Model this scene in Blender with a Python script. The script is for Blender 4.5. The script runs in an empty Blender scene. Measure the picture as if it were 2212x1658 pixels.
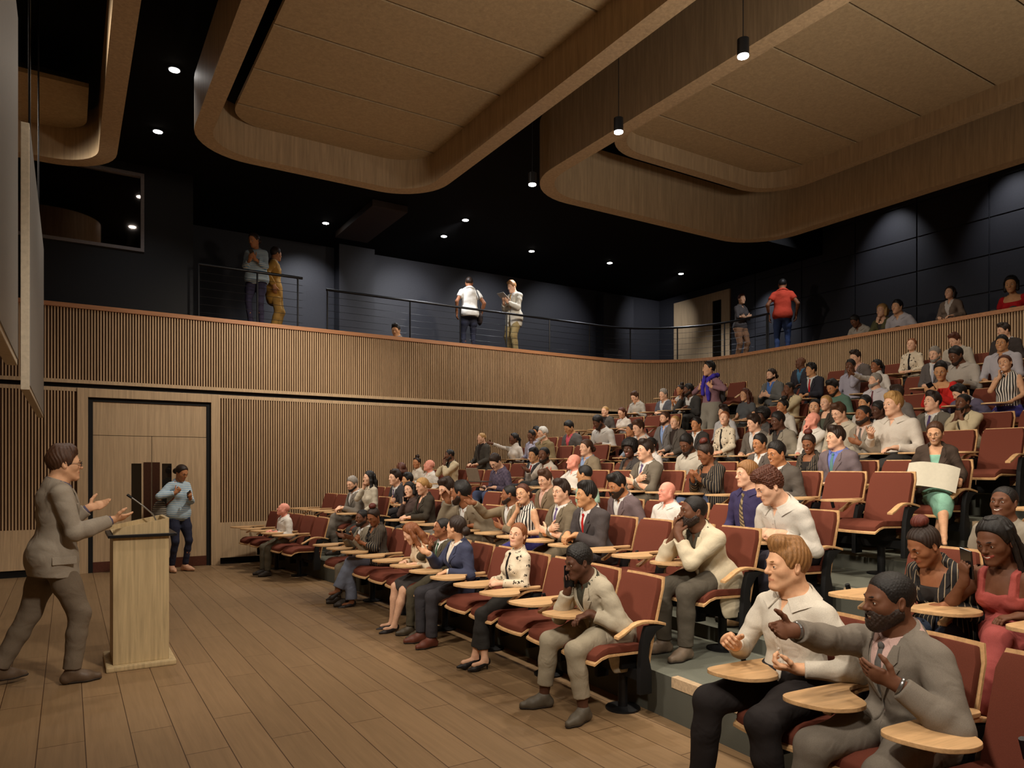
import bpy, bmesh, math, random
import numpy as np
from mathutils import Vector, Matrix
random.seed(7)
S = bpy.context.scene
COL = S.collection
PI = math.pi
# ---------------------------------------------------------------- camera solve (photo frame 2212 x 1658)
FPX, CX, CY, CAMH = 1550.0, 1106.0, 1009.0, 1.6
YAW = math.atan2(959.0, 1550.0)
FWD = (math.sin(YAW), math.cos(YAW)); RGT = (math.cos(YAW), -math.sin(YAW))
def proj(x, y, z):
    d = FWD[0]*x + FWD[1]*y; l = RGT[0]*x + RGT[1]*y
    return CX + FPX*l/d, CY - FPX*(z-CAMH)/d, d
cam = bpy.data.objects.new('camera', bpy.data.cameras.new('camera')); COL.objects.link(cam)
cam.location = (0, 0, CAMH); cam.rotation_euler = (PI/2, 0, -YAW)
cam.data.sensor_width = 36.0; cam.data.lens = 36.0*FPX/2212.0
cam.data.shift_y = (CY-829.0)/2212.0; cam.data.clip_start = 0.05
S.camera = cam
# ---------------------------------------------------------------- helpers
def lin(r, g, b):
    f = lambda c: (c/255/12.92) if c/255 <= .04045 else ((c/255+.055)/1.055)**2.4
    return (f(r), f(g), f(b), 1)
def nodes(name):
    m = bpy.data.materials.new(name); m.use_nodes = True
    nt = m.node_tree; b = nt.nodes['Principled BSDF']
    return m, nt, b
def coord(nt, scale, rot=(0,0,0), kind='Object'):
    t = nt.nodes.new('ShaderNodeTexCoord'); mp = nt.nodes.new('ShaderNodeMapping')
    mp.inputs['Scale'].default_value = scale; mp.inputs['Rotation'].default_value = rot
    nt.links.new(t.outputs[kind], mp.inputs['Vector']); return mp.outputs['Vector']
def ramp(nt, fac, stops):
    r = nt.nodes.new('ShaderNodeValToRGB')
    while len(r.color_ramp.elements) < len(stops): r.color_ramp.elements.new(.5)
    for e, (p, c) in zip(r.color_ramp.elements, stops): e.position = p; e.color = c
    nt.links.new(fac, r.inputs['Fac']); return r.outputs['Color']
def noise(nt, vec, scale, detail=4, rough=.6, dist=0):
    n = nt.nodes.new('ShaderNodeTexNoise'); n.inputs['Scale'].default_value = scale
    n.inputs['Detail'].default_value = detail; n.inputs['Roughness'].default_value = rough
    n.inputs['Distortion'].default_value = dist
    if vec is not None: nt.links.new(vec, n.inputs['Vector'])
    return n.outputs['Fac']
def bump(nt, b, h, strength, dist=.01):
    n = nt.nodes.new('ShaderNodeBump'); n.inputs['Strength'].default_value = strength; n.inputs['Distance'].default_value = dist
    nt.links.new(h, n.inputs['Height']); nt.links.new(n.outputs['Normal'], b.inputs['Normal'])
def sc(c, k): return (c[0]*k, c[1]*k, c[2]*k, 1)
def mix(a, b, t): return tuple(a[i]*(1-t)+b[i]*t for i in range(3)) + (1,)
def plain(name, c, rough=.6, metal=0, spec=.3, var=.12, nscale=30, bmp=0):
    m, nt, b = nodes(name)
    v = coord(nt, (1,1,1)); f = noise(nt, v, nscale)
    nt.links.new(ramp(nt, f, [(.3, sc(c, 1-var)), (.7, sc(c, 1+var))]), b.inputs['Base Color'])
    b.inputs['Roughness'].default_value = rough; b.inputs['Metallic'].default_value = metal
    b.inputs['Specular IOR Level'].default_value = spec
    if bmp: bump(nt, b, f, bmp, .004)
    return m
def wood(name, c, grain=(60,60,2.2), rough=.5, var=.28, spec=.25):
    m, nt, b = nodes(name)
    v = coord(nt, grain); f = noise(nt, v, 1.0, 6, .65, .6)
    nt.links.new(ramp(nt, f, [(.28, sc(c, 1-var)), (.72, sc(c, 1+var*.6))]), b.inputs['Base Color'])
    b.inputs['Roughness'].default_value = rough; b.inputs['Specular IOR Level'].default_value = spec
    bump(nt, b, f, .15, .002); return m
def emit(name, c, s):
    m, nt, b = nodes(name)
    b.inputs['Base Color'].default_value = (.9,.9,.9,1)
    b.inputs['Emission Color'].default_value = c; b.inputs['Emission Strength'].default_value = s
    return m
class MB:
    """collects shapes into one mesh"""
    def __init__(self): self.v = []; self.f = []
    def add(self, vs, fs):
        o = len(self.v); self.v += [tuple(p) for p in vs]; self.f += [tuple(i+o for i in f) for f in fs]; return self
    def box(self, x0, x1, y0, y1, z0, z1):
        return self.add([(x,y,z) for z in (z0,z1) for y in (y0,y1) for x in (x0,x1)],
            [(0,2,3,1),(4,5,7,6),(0,1,5,4),(2,6,7,3),(0,4,6,2),(1,3,7,5)])
    def tube(self, pts, r, n=10, cap=True):
        pts = [Vector(p) for p in pts]; rs = r if isinstance(r, (list,tuple)) else [r]*len(pts)
        vs = []; fs = []; prev = None
        for i, p in enumerate(pts):
            t = (pts[min(i+1,len(pts)-1)]-pts[max(i-1,0)]).normalized()
            if prev is None:
                s = t.cross(Vector((0,0,1)));
                if s.length < .05: s = t.cross(Vector((0,1,0)))
            else: s = prev - t*prev.dot(t)
            s.normalize(); prev = s; u = t.cross(s)
            for k in range(n):
                a = 2*PI*k/n; vs.append(p + (s*math.cos(a)+u*math.sin(a))*rs[i])
        for i in range(len(pts)-1):
            for k in range(n): fs.append((i*n+k, i*n+(k+1)%n, (i+1)*n+(k+1)%n, (i+1)*n+k))
        if cap: fs.append(tuple(range(n))[::-1]); fs.append(tuple((len(pts)-1)*n+k for k in range(n)))
        return self.add(vs, fs)
    def prism(self, poly, z0, z1):
        n = len(poly)
        return self.add([(x,y,z0) for x,y in poly]+[(x,y,z1) for x,y in poly],
            [tuple(range(n))[::-1], tuple(range(n,2*n))]+[(i,(i+1)%n,n+(i+1)%n,n+i) for i in range(n)])
    def sweep(self, path, prof, closed=False):
        """profile (offset along the path's left normal, z) swept along a plan path"""
        n = len(path); m = len(prof); vs = []; fs = []
        for i, p in enumerate(path):
            a = path[(i-1) % n] if closed or i > 0 else path[i]; b = path[(i+1) % n] if closed or i < n-1 else path[i]
            d1 = Vector((p[0]-a[0], p[1]-a[1])); d2 = Vector((b[0]-p[0], b[1]-p[1]))
            d1 = d1.normalized() if d1.length > 1e-9 else d2.normalized(); d2 = d2.normalized() if d2.length > 1e-9 else d1
            nn = Vector((-(d1.y+d2.y), d1.x+d2.x)); nn.normalize()
            k = 1/max(.35, nn.dot(Vector((-d1.y, d1.x))))
            for o, z in prof: vs.append((p[0]+nn.x*o*k, p[1]+nn.y*o*k, z))
        for i in range(n if closed else n-1):
            j = (i+1) % n
            for q in range(m): r = (q+1) % m; fs.append((i*m+q, j*m+q, j*m+r, i*m+r))
        if not closed: fs.append(tuple(range(m))); fs.append(tuple((n-1)*m+q for q in range(m))[::-1])
        return self.add(vs, fs)
    def mesh(self, name, mats, smooth=False, bevel=0, recalc=True):
        me = bpy.data.meshes.new(name); me.from_pydata(self.v, [], self.f)
        for m in (mats if isinstance(mats, (list,tuple)) else [mats]): me.materials.append(m)
        if bevel or recalc:
            bm = bmesh.new(); bm.from_mesh(me)
            if recalc: bmesh.ops.recalc_face_normals(bm, faces=bm.faces)
            if bevel:
                es = [e for e in bm.edges if len(e.link_faces) == 2 and e.calc_face_angle(0) > .6]
                bmesh.ops.bevel(bm, geom=es, offset=bevel, segments=2, affect='EDGES', profile=.6, clamp_overlap=True)
            bm.to_mesh(me); bm.free()
        if smooth:
            me.polygons.foreach_set('use_smooth', [True]*len(me.polygons))
            try: me.set_sharp_from_angle(angle=.7)
            except Exception: pass
        return me
    def build(self, name, mats, parent=None, **kw):
        return link(bpy.data.objects.new(name, self.mesh(name, mats, **kw)), parent)
def link(o, parent=None):
    COL.objects.link(o)
    if parent is not None: o.parent = parent
    return o
def tag(o, label=None, cat=None, group=None, kind=None):
    if label: o['label'] = label
    if cat: o['category'] = cat
    if group: o['group'] = group
    if kind: o['kind'] = kind
    return o
def empty(name, loc, rz=0):
    o = bpy.data.objects.new(name, None); COL.objects.link(o); o.location = loc; o.rotation_euler = (0,0,rz)
    o.empty_display_size = .1; return o
def struct(o): o['kind'] = 'structure'; return o
def copy_tree(o, parent=None):
    c = o.copy(); COL.objects.link(c); c.parent = parent
    for ch in list(o.children): copy_tree(ch, c)
    return c
def rrect(x0, x1, y0, y1, r, n=8):
    out = []
    for cx, cy, a0 in ((x1-r,y1-r,0),(x0+r,y1-r,PI/2),(x0+r,y0+r,PI),(x1-r,y0+r,3*PI/2)):
        for k in range(n+1): a = a0+PI/2*k/n; out.append((cx+r*math.cos(a), cy+r*math.sin(a)))
    return out
# ================================================================ the room
WY = 12.60          # slatted side wall
RX = 12.35          # rear parapet
BZ = 4.0            # balcony floor
CZ = 6.4            # black ceiling
M = {}
M['slat'] = wood('slat oak', lin(194,163,127), (40,40,1.5), .55)
M['slatback'] = plain('slat groove felt', lin(80,56,37), .9, var=.1)
M['oak'] = wood('oak panel', lin(192,165,131), (45,45,1.4), .5)
M['oakfascia'] = wood('oak fascia', lin(172,149,118), (28,28,1.6), .55)
M['tile'] = wood('felt ceiling tile', lin(172,151,119), (26,26,26), .85, .2, .1)
M['cap'] = wood('oak capping', lin(176,124,86), (2,30,30), .5)
M['black'] = plain('matt black', lin(17,17,18), .7, var=.05)
M['blackwall'] = plain('black painted wall', lin(44,44,49), .6, var=.1, spec=.25)
M['voidblack'] = plain('black ceiling paint', lin(11,11,12), .9, var=.05, spec=.1)
M['blackmetal'] = plain('black metal', lin(34,34,36), .38, .5, .4, .05)
M['carpet'] = plain('grey green carpet', lin(106,108,98), .95, spec=.05, var=.22, nscale=420, bmp=.3)
M['riser'] = plain('grey riser', lin(84,84,76), .85, spec=.1, var=.1, nscale=300)
M['nosing'] = wood('stair nosing', lin(190,164,132), (8,50,50), .55)
M['screenside'] = plain('screen edge', lin(178,166,146), .6)
M['screen'] = plain('screen face', lin(120,118,114), .5, var=.04)
M['glassdark'] = plain('door vision glass', lin(26,22,18), .08, 0, .8)
M['steel'] = plain('brushed steel', lin(150,150,150), .3, .9)
def floor_mat():
    m, nt, b = nodes('plank floor')
    v = coord(nt, (1,1,1), (0,0,PI/2))
    br = nt.nodes.new('ShaderNodeTexBrick'); br.offset = .37; br.offset_frequency = 2
    br.inputs['Scale'].default_value = 1; br.inputs['Brick Width'].default_value = 1.45; br.inputs['Row Height'].default_value = .2345
    br.inputs['Mortar Size'].default_value = .0028; br.inputs['Mortar Smooth'].default_value = .1; br.inputs['Bias'].default_value = 0
    a, c = lin(146,119,88), lin(134,109,80)
    br.inputs['Color1'].default_value = a; br.inputs['Color2'].default_value = c; br.inputs['Mortar'].default_value = lin(70,48,30)
    mp = nt.nodes.new('ShaderNodeMapping'); mp.inputs['Location'].default_value = (0, .15, 0)
    nt.links.new(v, mp.inputs['Vector']); nt.links.new(mp.outputs['Vector'], br.inputs['Vector'])
    f = noise(nt, coord(nt, (34,1.6,1)), 1, 6, .65, .5)
    mx = nt.nodes.new('ShaderNodeMix'); mx.data_type = 'RGBA'; mx.blend_type = 'MULTIPLY'; mx.inputs['Factor'].default_value = .8
    nt.links.new(br.outputs['Color'], mx.inputs[6]); nt.links.new(ramp(nt, f, [(.25,(.72,.70,.66,1)),(.75,(1.12,1.1,1.08,1))]), mx.inputs[7])
    nt.links.new(mx.outputs[2], b.inputs['Base Color'])
    b.inputs['Roughness'].default_value = .42; b.inputs['Specular IOR Level'].default_value = .3
    bump(nt, b, br.outputs['Fac'], -.25, .002); return m
M['floor'] = floor_mat()
X0W, X1W, Y0W, Y1W = -2.2, 14.5, -1.3, 15.4
struct(MB().box(X0W, 14.6, Y0W, 12.9, -.1, 0).build('floor', M['floor']))
# ---- plan path of the slatted screen wall: straight, round corner, straight
RC = 2.1
def wall_path(x0, y1, off=0.0, n=24):
    """from (x0, WY) along the wall, round the corner, to (RX, y1); off moves it away from the room"""
    r = RC+off; c = (RX-RC, WY-RC); p = [(x0, WY+off)]
    k = max(2, int((c[0]-x0)/.6))
    p += [(x0+(c[0]-x0)*i/k, WY+off) for i in range(1, k)]
    p += [(c[0]+r*math.sin(PI/2*i/n), c[1]+r*math.cos(PI/2*i/n)) for i in range(n+1)]
    p += [(RX+off, c[1]+(y1-c[1])*i/10) for i in range(1, 11)]
    return p
def resample(path, step):
    out = []; acc = 0; nxt = step/2
    for a, b in zip(path, path[1:]):
        L = math.hypot(b[0]-a[0], b[1]-a[1])
        while acc+L >= nxt:
            t = (nxt-acc)/L; out.append((a[0]+(b[0]-a[0])*t, a[1]+(b[1]-a[1])*t, math.atan2(b[1]-a[1], b[0]-a[0]))); nxt += step
        acc += L
    return out
DX0, DX1 = .256, 1.99       # door opening on the wall
def slats(z0, z1, skip=None, name='wall_left', x0=X0W, y1=Y0W):
    mb = MB()
    for x, y, a in resample(wall_path(x0, y1), .0395):
        if skip and skip[0] < x < skip[1] and y > WY-.01: continue
        c, s = math.cos(a), math.sin(a)
        w, d = .0095, .022
        q = [(-w,0),(w,0),(w,-d),(-w,-d)]
        mb.add([(x+c*u-s*v, y+s*u+c*v, z) for z in (z0,z1) for u,v in q], [(0,1,5,4),(1,2,6,5),(2,3,7,6),(3,0,4,7),(0,3,2,1),(4,5,6,7)])
    return mb
P = wall_path(X0W, Y0W)
# backing of the upper and lower slat fields, rails, wainscot, recess and capping are the wall's own parts
wl = struct(MB().sweep(P, [(0,2.86),(0,4.0),(.05,4.0),(.05,2.86)]).build('wall_left', M['slatback']))
slats(2.915, 3.985).build('slat_screen', M['slat'], wl, recalc=False)
MB().sweep(P, [(-.024,2.862),(-.024,2.915),(.0,2.915),(.0,2.862)]).build('rail', M['oak'], wl)
MB().sweep(P, [(-.045,3.985),(-.045,4.05),(.13,4.05),(.13,3.985)]).build('capping', M['cap'], wl)
def split_path(a, b):     # straight stretches of the lower wall either side of the door
    return [(a, WY), (b, WY)]
lowR = [(DX1+.14, WY)] + [p for p in P if p[0] > DX1+.2 or p[1] < WY-.01]
wb = struct(MB().sweep(split_path(X0W, DX0-.14), [(0,.69),(0,2.795),(.05,2.795),(.05,.69)]).sweep(lowR, [(0,.69),(0,2.795),(.05,2.795),(.05,.69)]).build('wall_back', M['slatback']))
slats(.69, 2.74, (DX0-.15, DX1+.15)).build('slat_screen', M['slat'], wb, recalc=False)
MB().sweep(split_path(X0W, DX0-.14), [(-.024,2.74),(-.024,2.795),(0,2.795),(0,2.74)]).sweep(lowR, [(-.024,2.74),(-.024,2.795),(0,2.795),(0,2.74)]).build('rail', M['oak'], wb)
MB().sweep(split_path(X0W, DX0-.14), [(-.026,.11),(-.026,.69),(.05,.69),(.05,.11)]).sweep(lowR, [(-.026,.11),(-.026,.69),(.05,.69),(.05,.11)]).build('wainscot', M['oak'], wb)
struct(MB().sweep(P, [(.03,2.795),(.03,2.862),(.06,2.862),(.06,2.795)]).build('trim_1', M['black']))
struct(MB().sweep(split_path(X0W, DX0-.13), [(.03,0),(.03,.11),(.06,.11),(.06,0)]).sweep(lowR, [(.03,0),(.03,.11),(.06,.11),(.06,0)]).build('baseboard_left', M['black']))
# ---- the double door
dr = empty('door_1', ((DX0+DX1)/2, WY, 0)); dr['kind'] = 'structure'
dx = (DX1-DX0)/2
fb = MB()
fb.box(-dx-.14, -dx, -.04, .06, 0, 2.795).box(dx, dx+.14, -.04, .06, 0, 2.795).box(-dx, dx, -.04, .06, 2.66, 2.795)
fb.build('door_frame', M['oak'], dr, bevel=.004)
MB().box(-dx, -dx+.065, .0, .05, 0, 2.66).box(dx-.065, dx, .0, .05, 0, 2.66).box(-dx+.065, dx-.065, .0, .05, 2.6, 2.66).build('shadow_gap', M['black'], dr)
MB().box(-dx+.065, dx-.065, .012, .05, 2.092, 2.6).build('transom_panel', M['oak'], dr, bevel=.003)
for s in (-1, 1):
    mb = MB()
    xa, xb = sorted((s*.004, s*(dx-.065))); ga, gb = sorted((s*.145, s*.285))
    mb.box(xa, xb, .012, .05, .0, .62).box(xa, xb, .012, .05, 1.66, 2.085).box(xa, ga, .012, .05, .62, 1.66).box(gb, xb, .012, .05, .62, 1.66)
    lf = mb.build('door_leaf', M['oak'], dr)
    MB().box(ga, gb, .03, .04, .62, 1.66).build('glass_pane', M['glassdark'], lf)
    ha, hb = sorted((s*.008, s*.115))
    MB().box(ha, hb, .004, .012, .62, 1.68).build('push_plate', plain('bronze plate', lin(84,56,44), .35, .6), lf)
    MB().box(xa, xb, .002, .012, .005, .16).build('kick_plate', plain('kick plate', lin(96,58,46), .4, .4), lf)
# ---- upper black wall with the booth window, balcony and corridor behind
WX0, WX1, WZ0, WZ1 = -.95, 1.03, 5.02, 6.26
uw = MB().box(X0W, WX0, 12.8, 12.9, 4.0, CZ).box(WX1, 1.75, 12.8, 12.9, 4.0, CZ).box(WX0, WX1, 12.8, 12.9, 4.0, WZ0).box(WX0, WX1, 12.8, 12.9, WZ1, CZ)
struct(uw.box(1.65, 1.75, 12.9, Y1W, 4.0, CZ).build('wall_upper', M['black']))
wn = empty('window_1', ((WX0+WX1)/2, 12.8, WZ0)); wn['kind'] = 'structure'
hw = (WX1-WX0)/2; hz = WZ1-WZ0
MB().box(-hw, hw, -.03, .08, 0, .05).box(-hw, hw, -.03, .08, hz-.05, hz).box(-hw, -hw+.05, -.03, .08, .05, hz-.05).box(hw-.05, hw, -.03, .08, .05, hz-.05).build('window_frame', plain('grey window frame', lin(104,98,96), .5), wn)
gm, gnt, gb = nodes('dark reflective glass'); gb.inputs['Base Color'].default_value = (.42,.36,.32,1); gb.inputs['Metallic'].default_value = 1; gb.inputs['Roughness'].default_value = .03
_n = noise(gnt, coord(gnt,(1,1,1)), .8); bump(gnt, gb, _n, .01, .001)
MB().box(-hw+.05, hw-.05, .02, .03, .05, hz-.05).build('glass_pane', gm, wn)
# balcony floor (L shaped) and lower rear gallery
struct(MB().box(1.65, 4.75, WY+.07, Y1W, 3.9, BZ-.002).box(6.2, 14.6, WY+.07, Y1W, 3.9, BZ-.002).box(4.75, 6.2, 13.62, Y1W, 3.9, BZ-.002).box(4.75, 6.2, WY+.07, 13.62, 2.96, 3.06).box(RX+.05, 14.6, 9.2, WY+.07, 3.9, BZ-.002).build('floor_balcony', M['black']))
struct(MB().box(RX+.05, 14.6, Y0W, 9.2, 3.45, 3.55).build('floor_gallery', M['black']))
cw = MB().box(1.65, 14.6, Y1W, Y1W+.1, 4.0, CZ)
cw.box(4.95, 5.75, Y1W-.35, Y1W, 4.0, CZ).box(12.2, 13.25, Y1W-.35, Y1W, 4.0, 6.25)
struct(cw.build('wall_corridor', M['blackwall']))
# rear wall: black panels with open joints
rw = MB(); rw.box(14.53, 14.6, Y0W, Y1W, 3.45, 7.5)
zz = [3.45, 4.15, 4.84, 5.53, 6.22, 6.91, 7.5]; yy = [-1.3, .0, 1.33, 2.66, 3.99, 5.32, 6.65, 7.98, 9.31, 10.64, 11.97, 12.6]
for a, b in zip(yy, yy[1:]):
    for c, d in zip(zz, zz[1:]): rw.box(14.5, 14.53, a+.012, b-.012, c+.012, d-.012)
struct(rw.build('wall_rear', M['blackwall'], bevel=.004))
balcony_fill = [(12.6, 9.0, 7.2, 170, (13.3,10.9,5.2), .9)]
d2 = empty('door_2', (14.49, 13.75, BZ)); d2['kind'] = 'structure'
MB().box(-.02, .03, -1.0, -.72, 0, 2.2).box(-.02, .03, -.42, 1.0, 0, 2.2).box(-.02, .03, -.72, -.42, 0, .12).box(-.02, .03, -.72, -.42, 1.98, 2.2).build('door_leaf', M['oak'], d2)
MB().box(.0, .02, -.72, -.42, .12, 1.98).build('glass_pane', M['glassdark'], d2)
# other room limits (outside the frame)
struct(MB().box(X0W-.1, X0W, Y0W, 12.9, 0, CZ).build('wall_front', M['oak']))
struct(MB().box(X0W, 14.6, Y0W-.1, Y0W, 0, 7.5).build('wall_right', M['oak']))
CZ2 = 7.5
struct(MB().box(X0W-.1, 10.6, Y0W-.1, Y1W+.1, CZ, CZ+.1).box(10.6, 14.6, 10.1, Y1W+.1, CZ, CZ+.1).box(10.6, 14.6, Y0W-.1, 10.1, CZ2, CZ2+.1)
    .box(10.55, 10.6, Y0W-.1, 10.1, CZ+.1, CZ2).box(10.6, 14.6, 10.1, 10.15, CZ+.1, CZ2).build('ceiling', M['voidblack']))
# the wall below the gallery deck is the slat wall's own rear; a dark brown duct under the corridor ceiling
tag(MB().box(4.62, 5.3, 12.2, 14.3, 6.27, 6.39).build('ceiling_duct', plain('brown duct', lin(46,35,28), .7), bevel=.01), 'dark brown square duct under the black ceiling above the balcony', 'duct')
# ---- ceiling clouds
def cloud(name, x0, x1, y0, y1, zb, hout, lab, zp, r=.75, t=.2, pan=None, seams=(), inner_gap=.16):
    root = empty(name, ((x0+x1)/2, y1, zb)); ox, oy, oz = root.location
    pth = [(x-ox, y-oy) for x, y in rrect(x0, x1, y0, y1, r, 10)]
    MB().sweep(pth, [(0,0),(t,0),(t,hout),(0,hout)], closed=True).build('fascia', M['oakfascia'], root, smooth=True)
    if pan:
        px0, px1, py0, py1 = pan
        ys = [py0]+[s for s in seams if py0 < s < py1]+[py1]
        for a, b in zip(ys, ys[1:]):
            last = b == py1
            g = .032
            if last:
                rr = .40; poly = [(px0,a+g/2),(px1,a+g/2)]
                poly += [(px1-rr+rr*math.cos(PI/2*k/8), b-rr+rr*math.sin(PI/2*k/8)) for k in range(9)]
                poly += [(px0+rr-rr*math.sin(PI/2*k/8), b-rr+rr*math.cos(PI/2*k/8)) for k in range(9)]
            else: poly = [(px0,a+g/2),(px1,a+g/2),(px1,b-g/2),(px0,b-g/2)]
            MB().prism([(x-ox, y-oy) for x, y in poly], zp-oz, zp-oz+.05).build('ceiling_tile', M['tile'], root)
        MB().box(px0-ox+.1, px1-ox-.1, py0-oy, py1-oy-.4, zp-oz+.052, zp-oz+.1).build('backing', M['black'], root)
    return tag(root, lab, 'ceiling panel', None)
seams = [5.34-.9*k for k in range(1,8)][::-1]+[5.34,6.24,7.14,8.04,8.92]
cloud('ceiling_cloud', 1.23, 4.46, -1.1, 9.62, 5.5, .6, 'large oak rimmed ceiling cloud with tiles, the middle one over the floor', 5.9, pan=(1.70,4.26,-1.0,9.42), seams=seams)
c3 = cloud('ceiling_cloud', 5.37, 10.42, -1.1, 8.6, 5.5, .83, 'wide deep oak ceiling ring over the seating holding a smaller tray', 6.33, r=.9)
cloud('ceiling_tray', 6.1, 9.78, -1.1, 7.78, 6.0, .38, 'smaller oak ceiling tray with tiles nested inside the wide ring', 6.25, r=.75, t=.16, pan=(6.26,9.62,-1.0,7.62), seams=[s-1.0 for s in seams])
cloud('ceiling_cloud', -3.2+1.25, .52, -1.1, 10.95, 5.5, .6, 'shadowed oak ceiling cloud at far left above the hanging screens', 5.9, pan=(-1.7,.2,9.43,10.75), seams=())
# ---- hanging projection screens
for y0, y1, lab in ((1.25,4.45,'grey hanging projection screen at the left edge, nearest the camera'), (5.8,9.0,'grey hanging projection screen with pale edge, behind the nearer one')):
    r_ = empty('projection_screen', (-.22, (y0+y1)/2, 2.12)); L = (y1-y0)/2
    MB().box(-.05, 0, -L, L, 0, 1.79).build('frame', M['screenside'], r_, bevel=.004)
    MB().box(0, .004, -L+.03, L-.03, .03, 1.76).build('screen_face', M['screen'], r_)
    for yy_ in (-L*.6, L*.6): MB().tube([(-.025,yy_,1.79),(-.025,yy_,CZ-2.12)], .008).build('hanger_rod', M['blackmetal'], r_)
    tag(r_, lab, 'screen', 'projection screens')
# ---- lamps
WARM = (1.0, .87, .71); COOL = (.93, .95, 1.0)
lampglow = emit('lamp lens', (1,.95,.9,1), 28)
def spot(name, loc, power, size=1.2, blend=.6, col=WARM, rad=.05, target=None):
    l = bpy.data.lights.new(name, 'SPOT'); l.energy = power; l.color = col; l.spot_size = size; l.spot_blend = blend; l.shadow_soft_size = rad
    o = bpy.data.objects.new(name, l); COL.objects.link(o); o.location = loc
    if target: o.rotation_euler = (Vector(target)-Vector(loc)).to_track_quat('-Z','Y').to_euler()
    return o
pnames = ['black cylinder pendant lamp nearest the camera, in front of the wide ring', 'black cylinder pendant lamp in the middle of its row of three', 'black cylinder pendant lamp farthest back by the rounded ring corner']
for i, y in enumerate((4.17, 5.80, 7.44)):
    r_ = empty('pendant_lamp', (4.9, y, 5.1))
    MB().tube([(0,0,.012),(0,0,.15)], .05, 20).build('lamp_body', M['blackmetal'], r_, smooth=True)
    MB().tube([(0,0,0),(0,0,.011)], .046, 20).build('lens', lampglow, r_)
    MB().tube([(0,0,.15),(0,0,CZ-5.1)], .004, 6).build('cord', M['black'], r_)
    tag(r_, pnames[i], 'pendant lamp', 'pendant lamps')
    o = spot('pendant_light', (0,0,-.03), 170, 2.0, .8); o.parent = r_
for x_,y_,z_,p_,t_,s_ in balcony_fill: spot('wash_or_fill', (x_,y_,z_), p_, s_, .8, COOL, .06, t_)  # added unseen spot that brightens the balcony corner around the orange polo
DL = [(1.09,9.5,CZ,'over the gap between the two left clouds, nearer'), (1.09,11.37,CZ,'over the gap between the two left clouds, farther back'),
      (4.3,13.9,CZ,'above the long dark balcony wall, leftmost there'), (6.55,12.3,CZ,'above the balcony, higher of the close pair'),
      (6.63,13.4,CZ,'above the balcony, lower of the close pair'), (8.74,13.3,CZ,'above the balcony man in the pale jacket'),
      (10.8,13.1,CZ,'above the balcony, second from the right'), (12.9,12.9,CZ,'above the balcony, rightmost, over the curved railing')]
for x, y, z, lab in DL:
    # positions come from a 6.3 m soffit; slide them along their ray to the real ceiling
    r_ = empty('recessed_downlight', (x, y, z-.012))
    MB().tube([(0,0,0),(0,0,.01)], [.075,.075], 20).build('trim_ring', M['black'], r_)
    MB().tube([(0,0,-.004),(0,0,.0)], .06, 20).build('lens', lampglow, r_)
    tag(r_, 'round white recessed downlight '+lab, 'downlight', 'recessed downlights')
    o = spot('downlight_light', (0,0,-.05), 120 if y > 12 else 40, 2.0, .6, COOL); o.parent = r_
    if y > 12: spot('wash_or_fill', (x, y, z-.06), 190, 1.15, 1.0, COOL, .05, (x+(1.2 if x > 12 else 0), 15.4, 5.15))
for y_, z_ in ((8.46,7.35),(6.2,7.35),(4.0,7.35),(11.5,6.3)): spot('wash_or_fill', (13.75, y_, z_), 110, 1.2, 1.0, COOL, .05, (14.5, y_, z_-1.5))
# ================================================================ tiers and seats
LIGHTS_KEY = [(-1.6,1.0,5.6,900,(4.6,2.6,.9),1.1),(-1.7,4.0,5.6,1100,(6.0,5.0,1.0),1.15),(-1.7,7.5,5.6,1000,(6.5,7.5,1.2),1.15),(-1.5,10.2,5.4,600,(7.5,10.2,1.6),1.1),
              (.2,-1.0,5.2,460,(3.6,4.5,.8),.9),(2.6,.2,5.4,900,(.2,6.6,1.0),.6)]
LIGHTS_UP = [(4.6,.7,3.4,430,(4.2,3.2,5.9),1.9),(8.0,.3,3.9,190,(7.6,2.4,6.2),2.0)]
LIGHTS_FILL = [(.85,y,5.4,130,None,2.4) for y in (2.0,5.0,8.0)]+[(10.95,y,6.2,80,None,2.2) for y in (1,4,7,10)]+[(8.0,9.6,5.9,420,(7.5,12.6,2.5),2.2),(3.4,9.6,5.3,420,(2.6,12.6,1.5),1.75)]
KC, YC0 = .011, 5.7
ROWX = [3.18, 4.11, 4.97, 6.03, 6.88, 7.82, 8.60, 9.50, 10.40, 11.25]
ROWZ = [0.0, .275, .38, .68, .79, 1.11, 1.33, 1.70, 2.05, 2.40]
def rx(r, y): return ROWX[r] - (KC*(y-YC0)**2 if r < 10 else 0)
def ryaw(y): return math.atan2(2*KC*(YC0-y), -1.0)      # facing the stage
def arc(x0, ya, yb, n=26): return [(x0-KC*(y-YC0)**2, y) for y in [ya+(yb-ya)*i/n for i in range(n+1)]]
RISE = [None]+[ROWX[i-1]+.125 for i in range(1, 10)]
NEAR_AISLE = (2.40, 3.32); FAR_AISLE = (9.1, 9.98)
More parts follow.
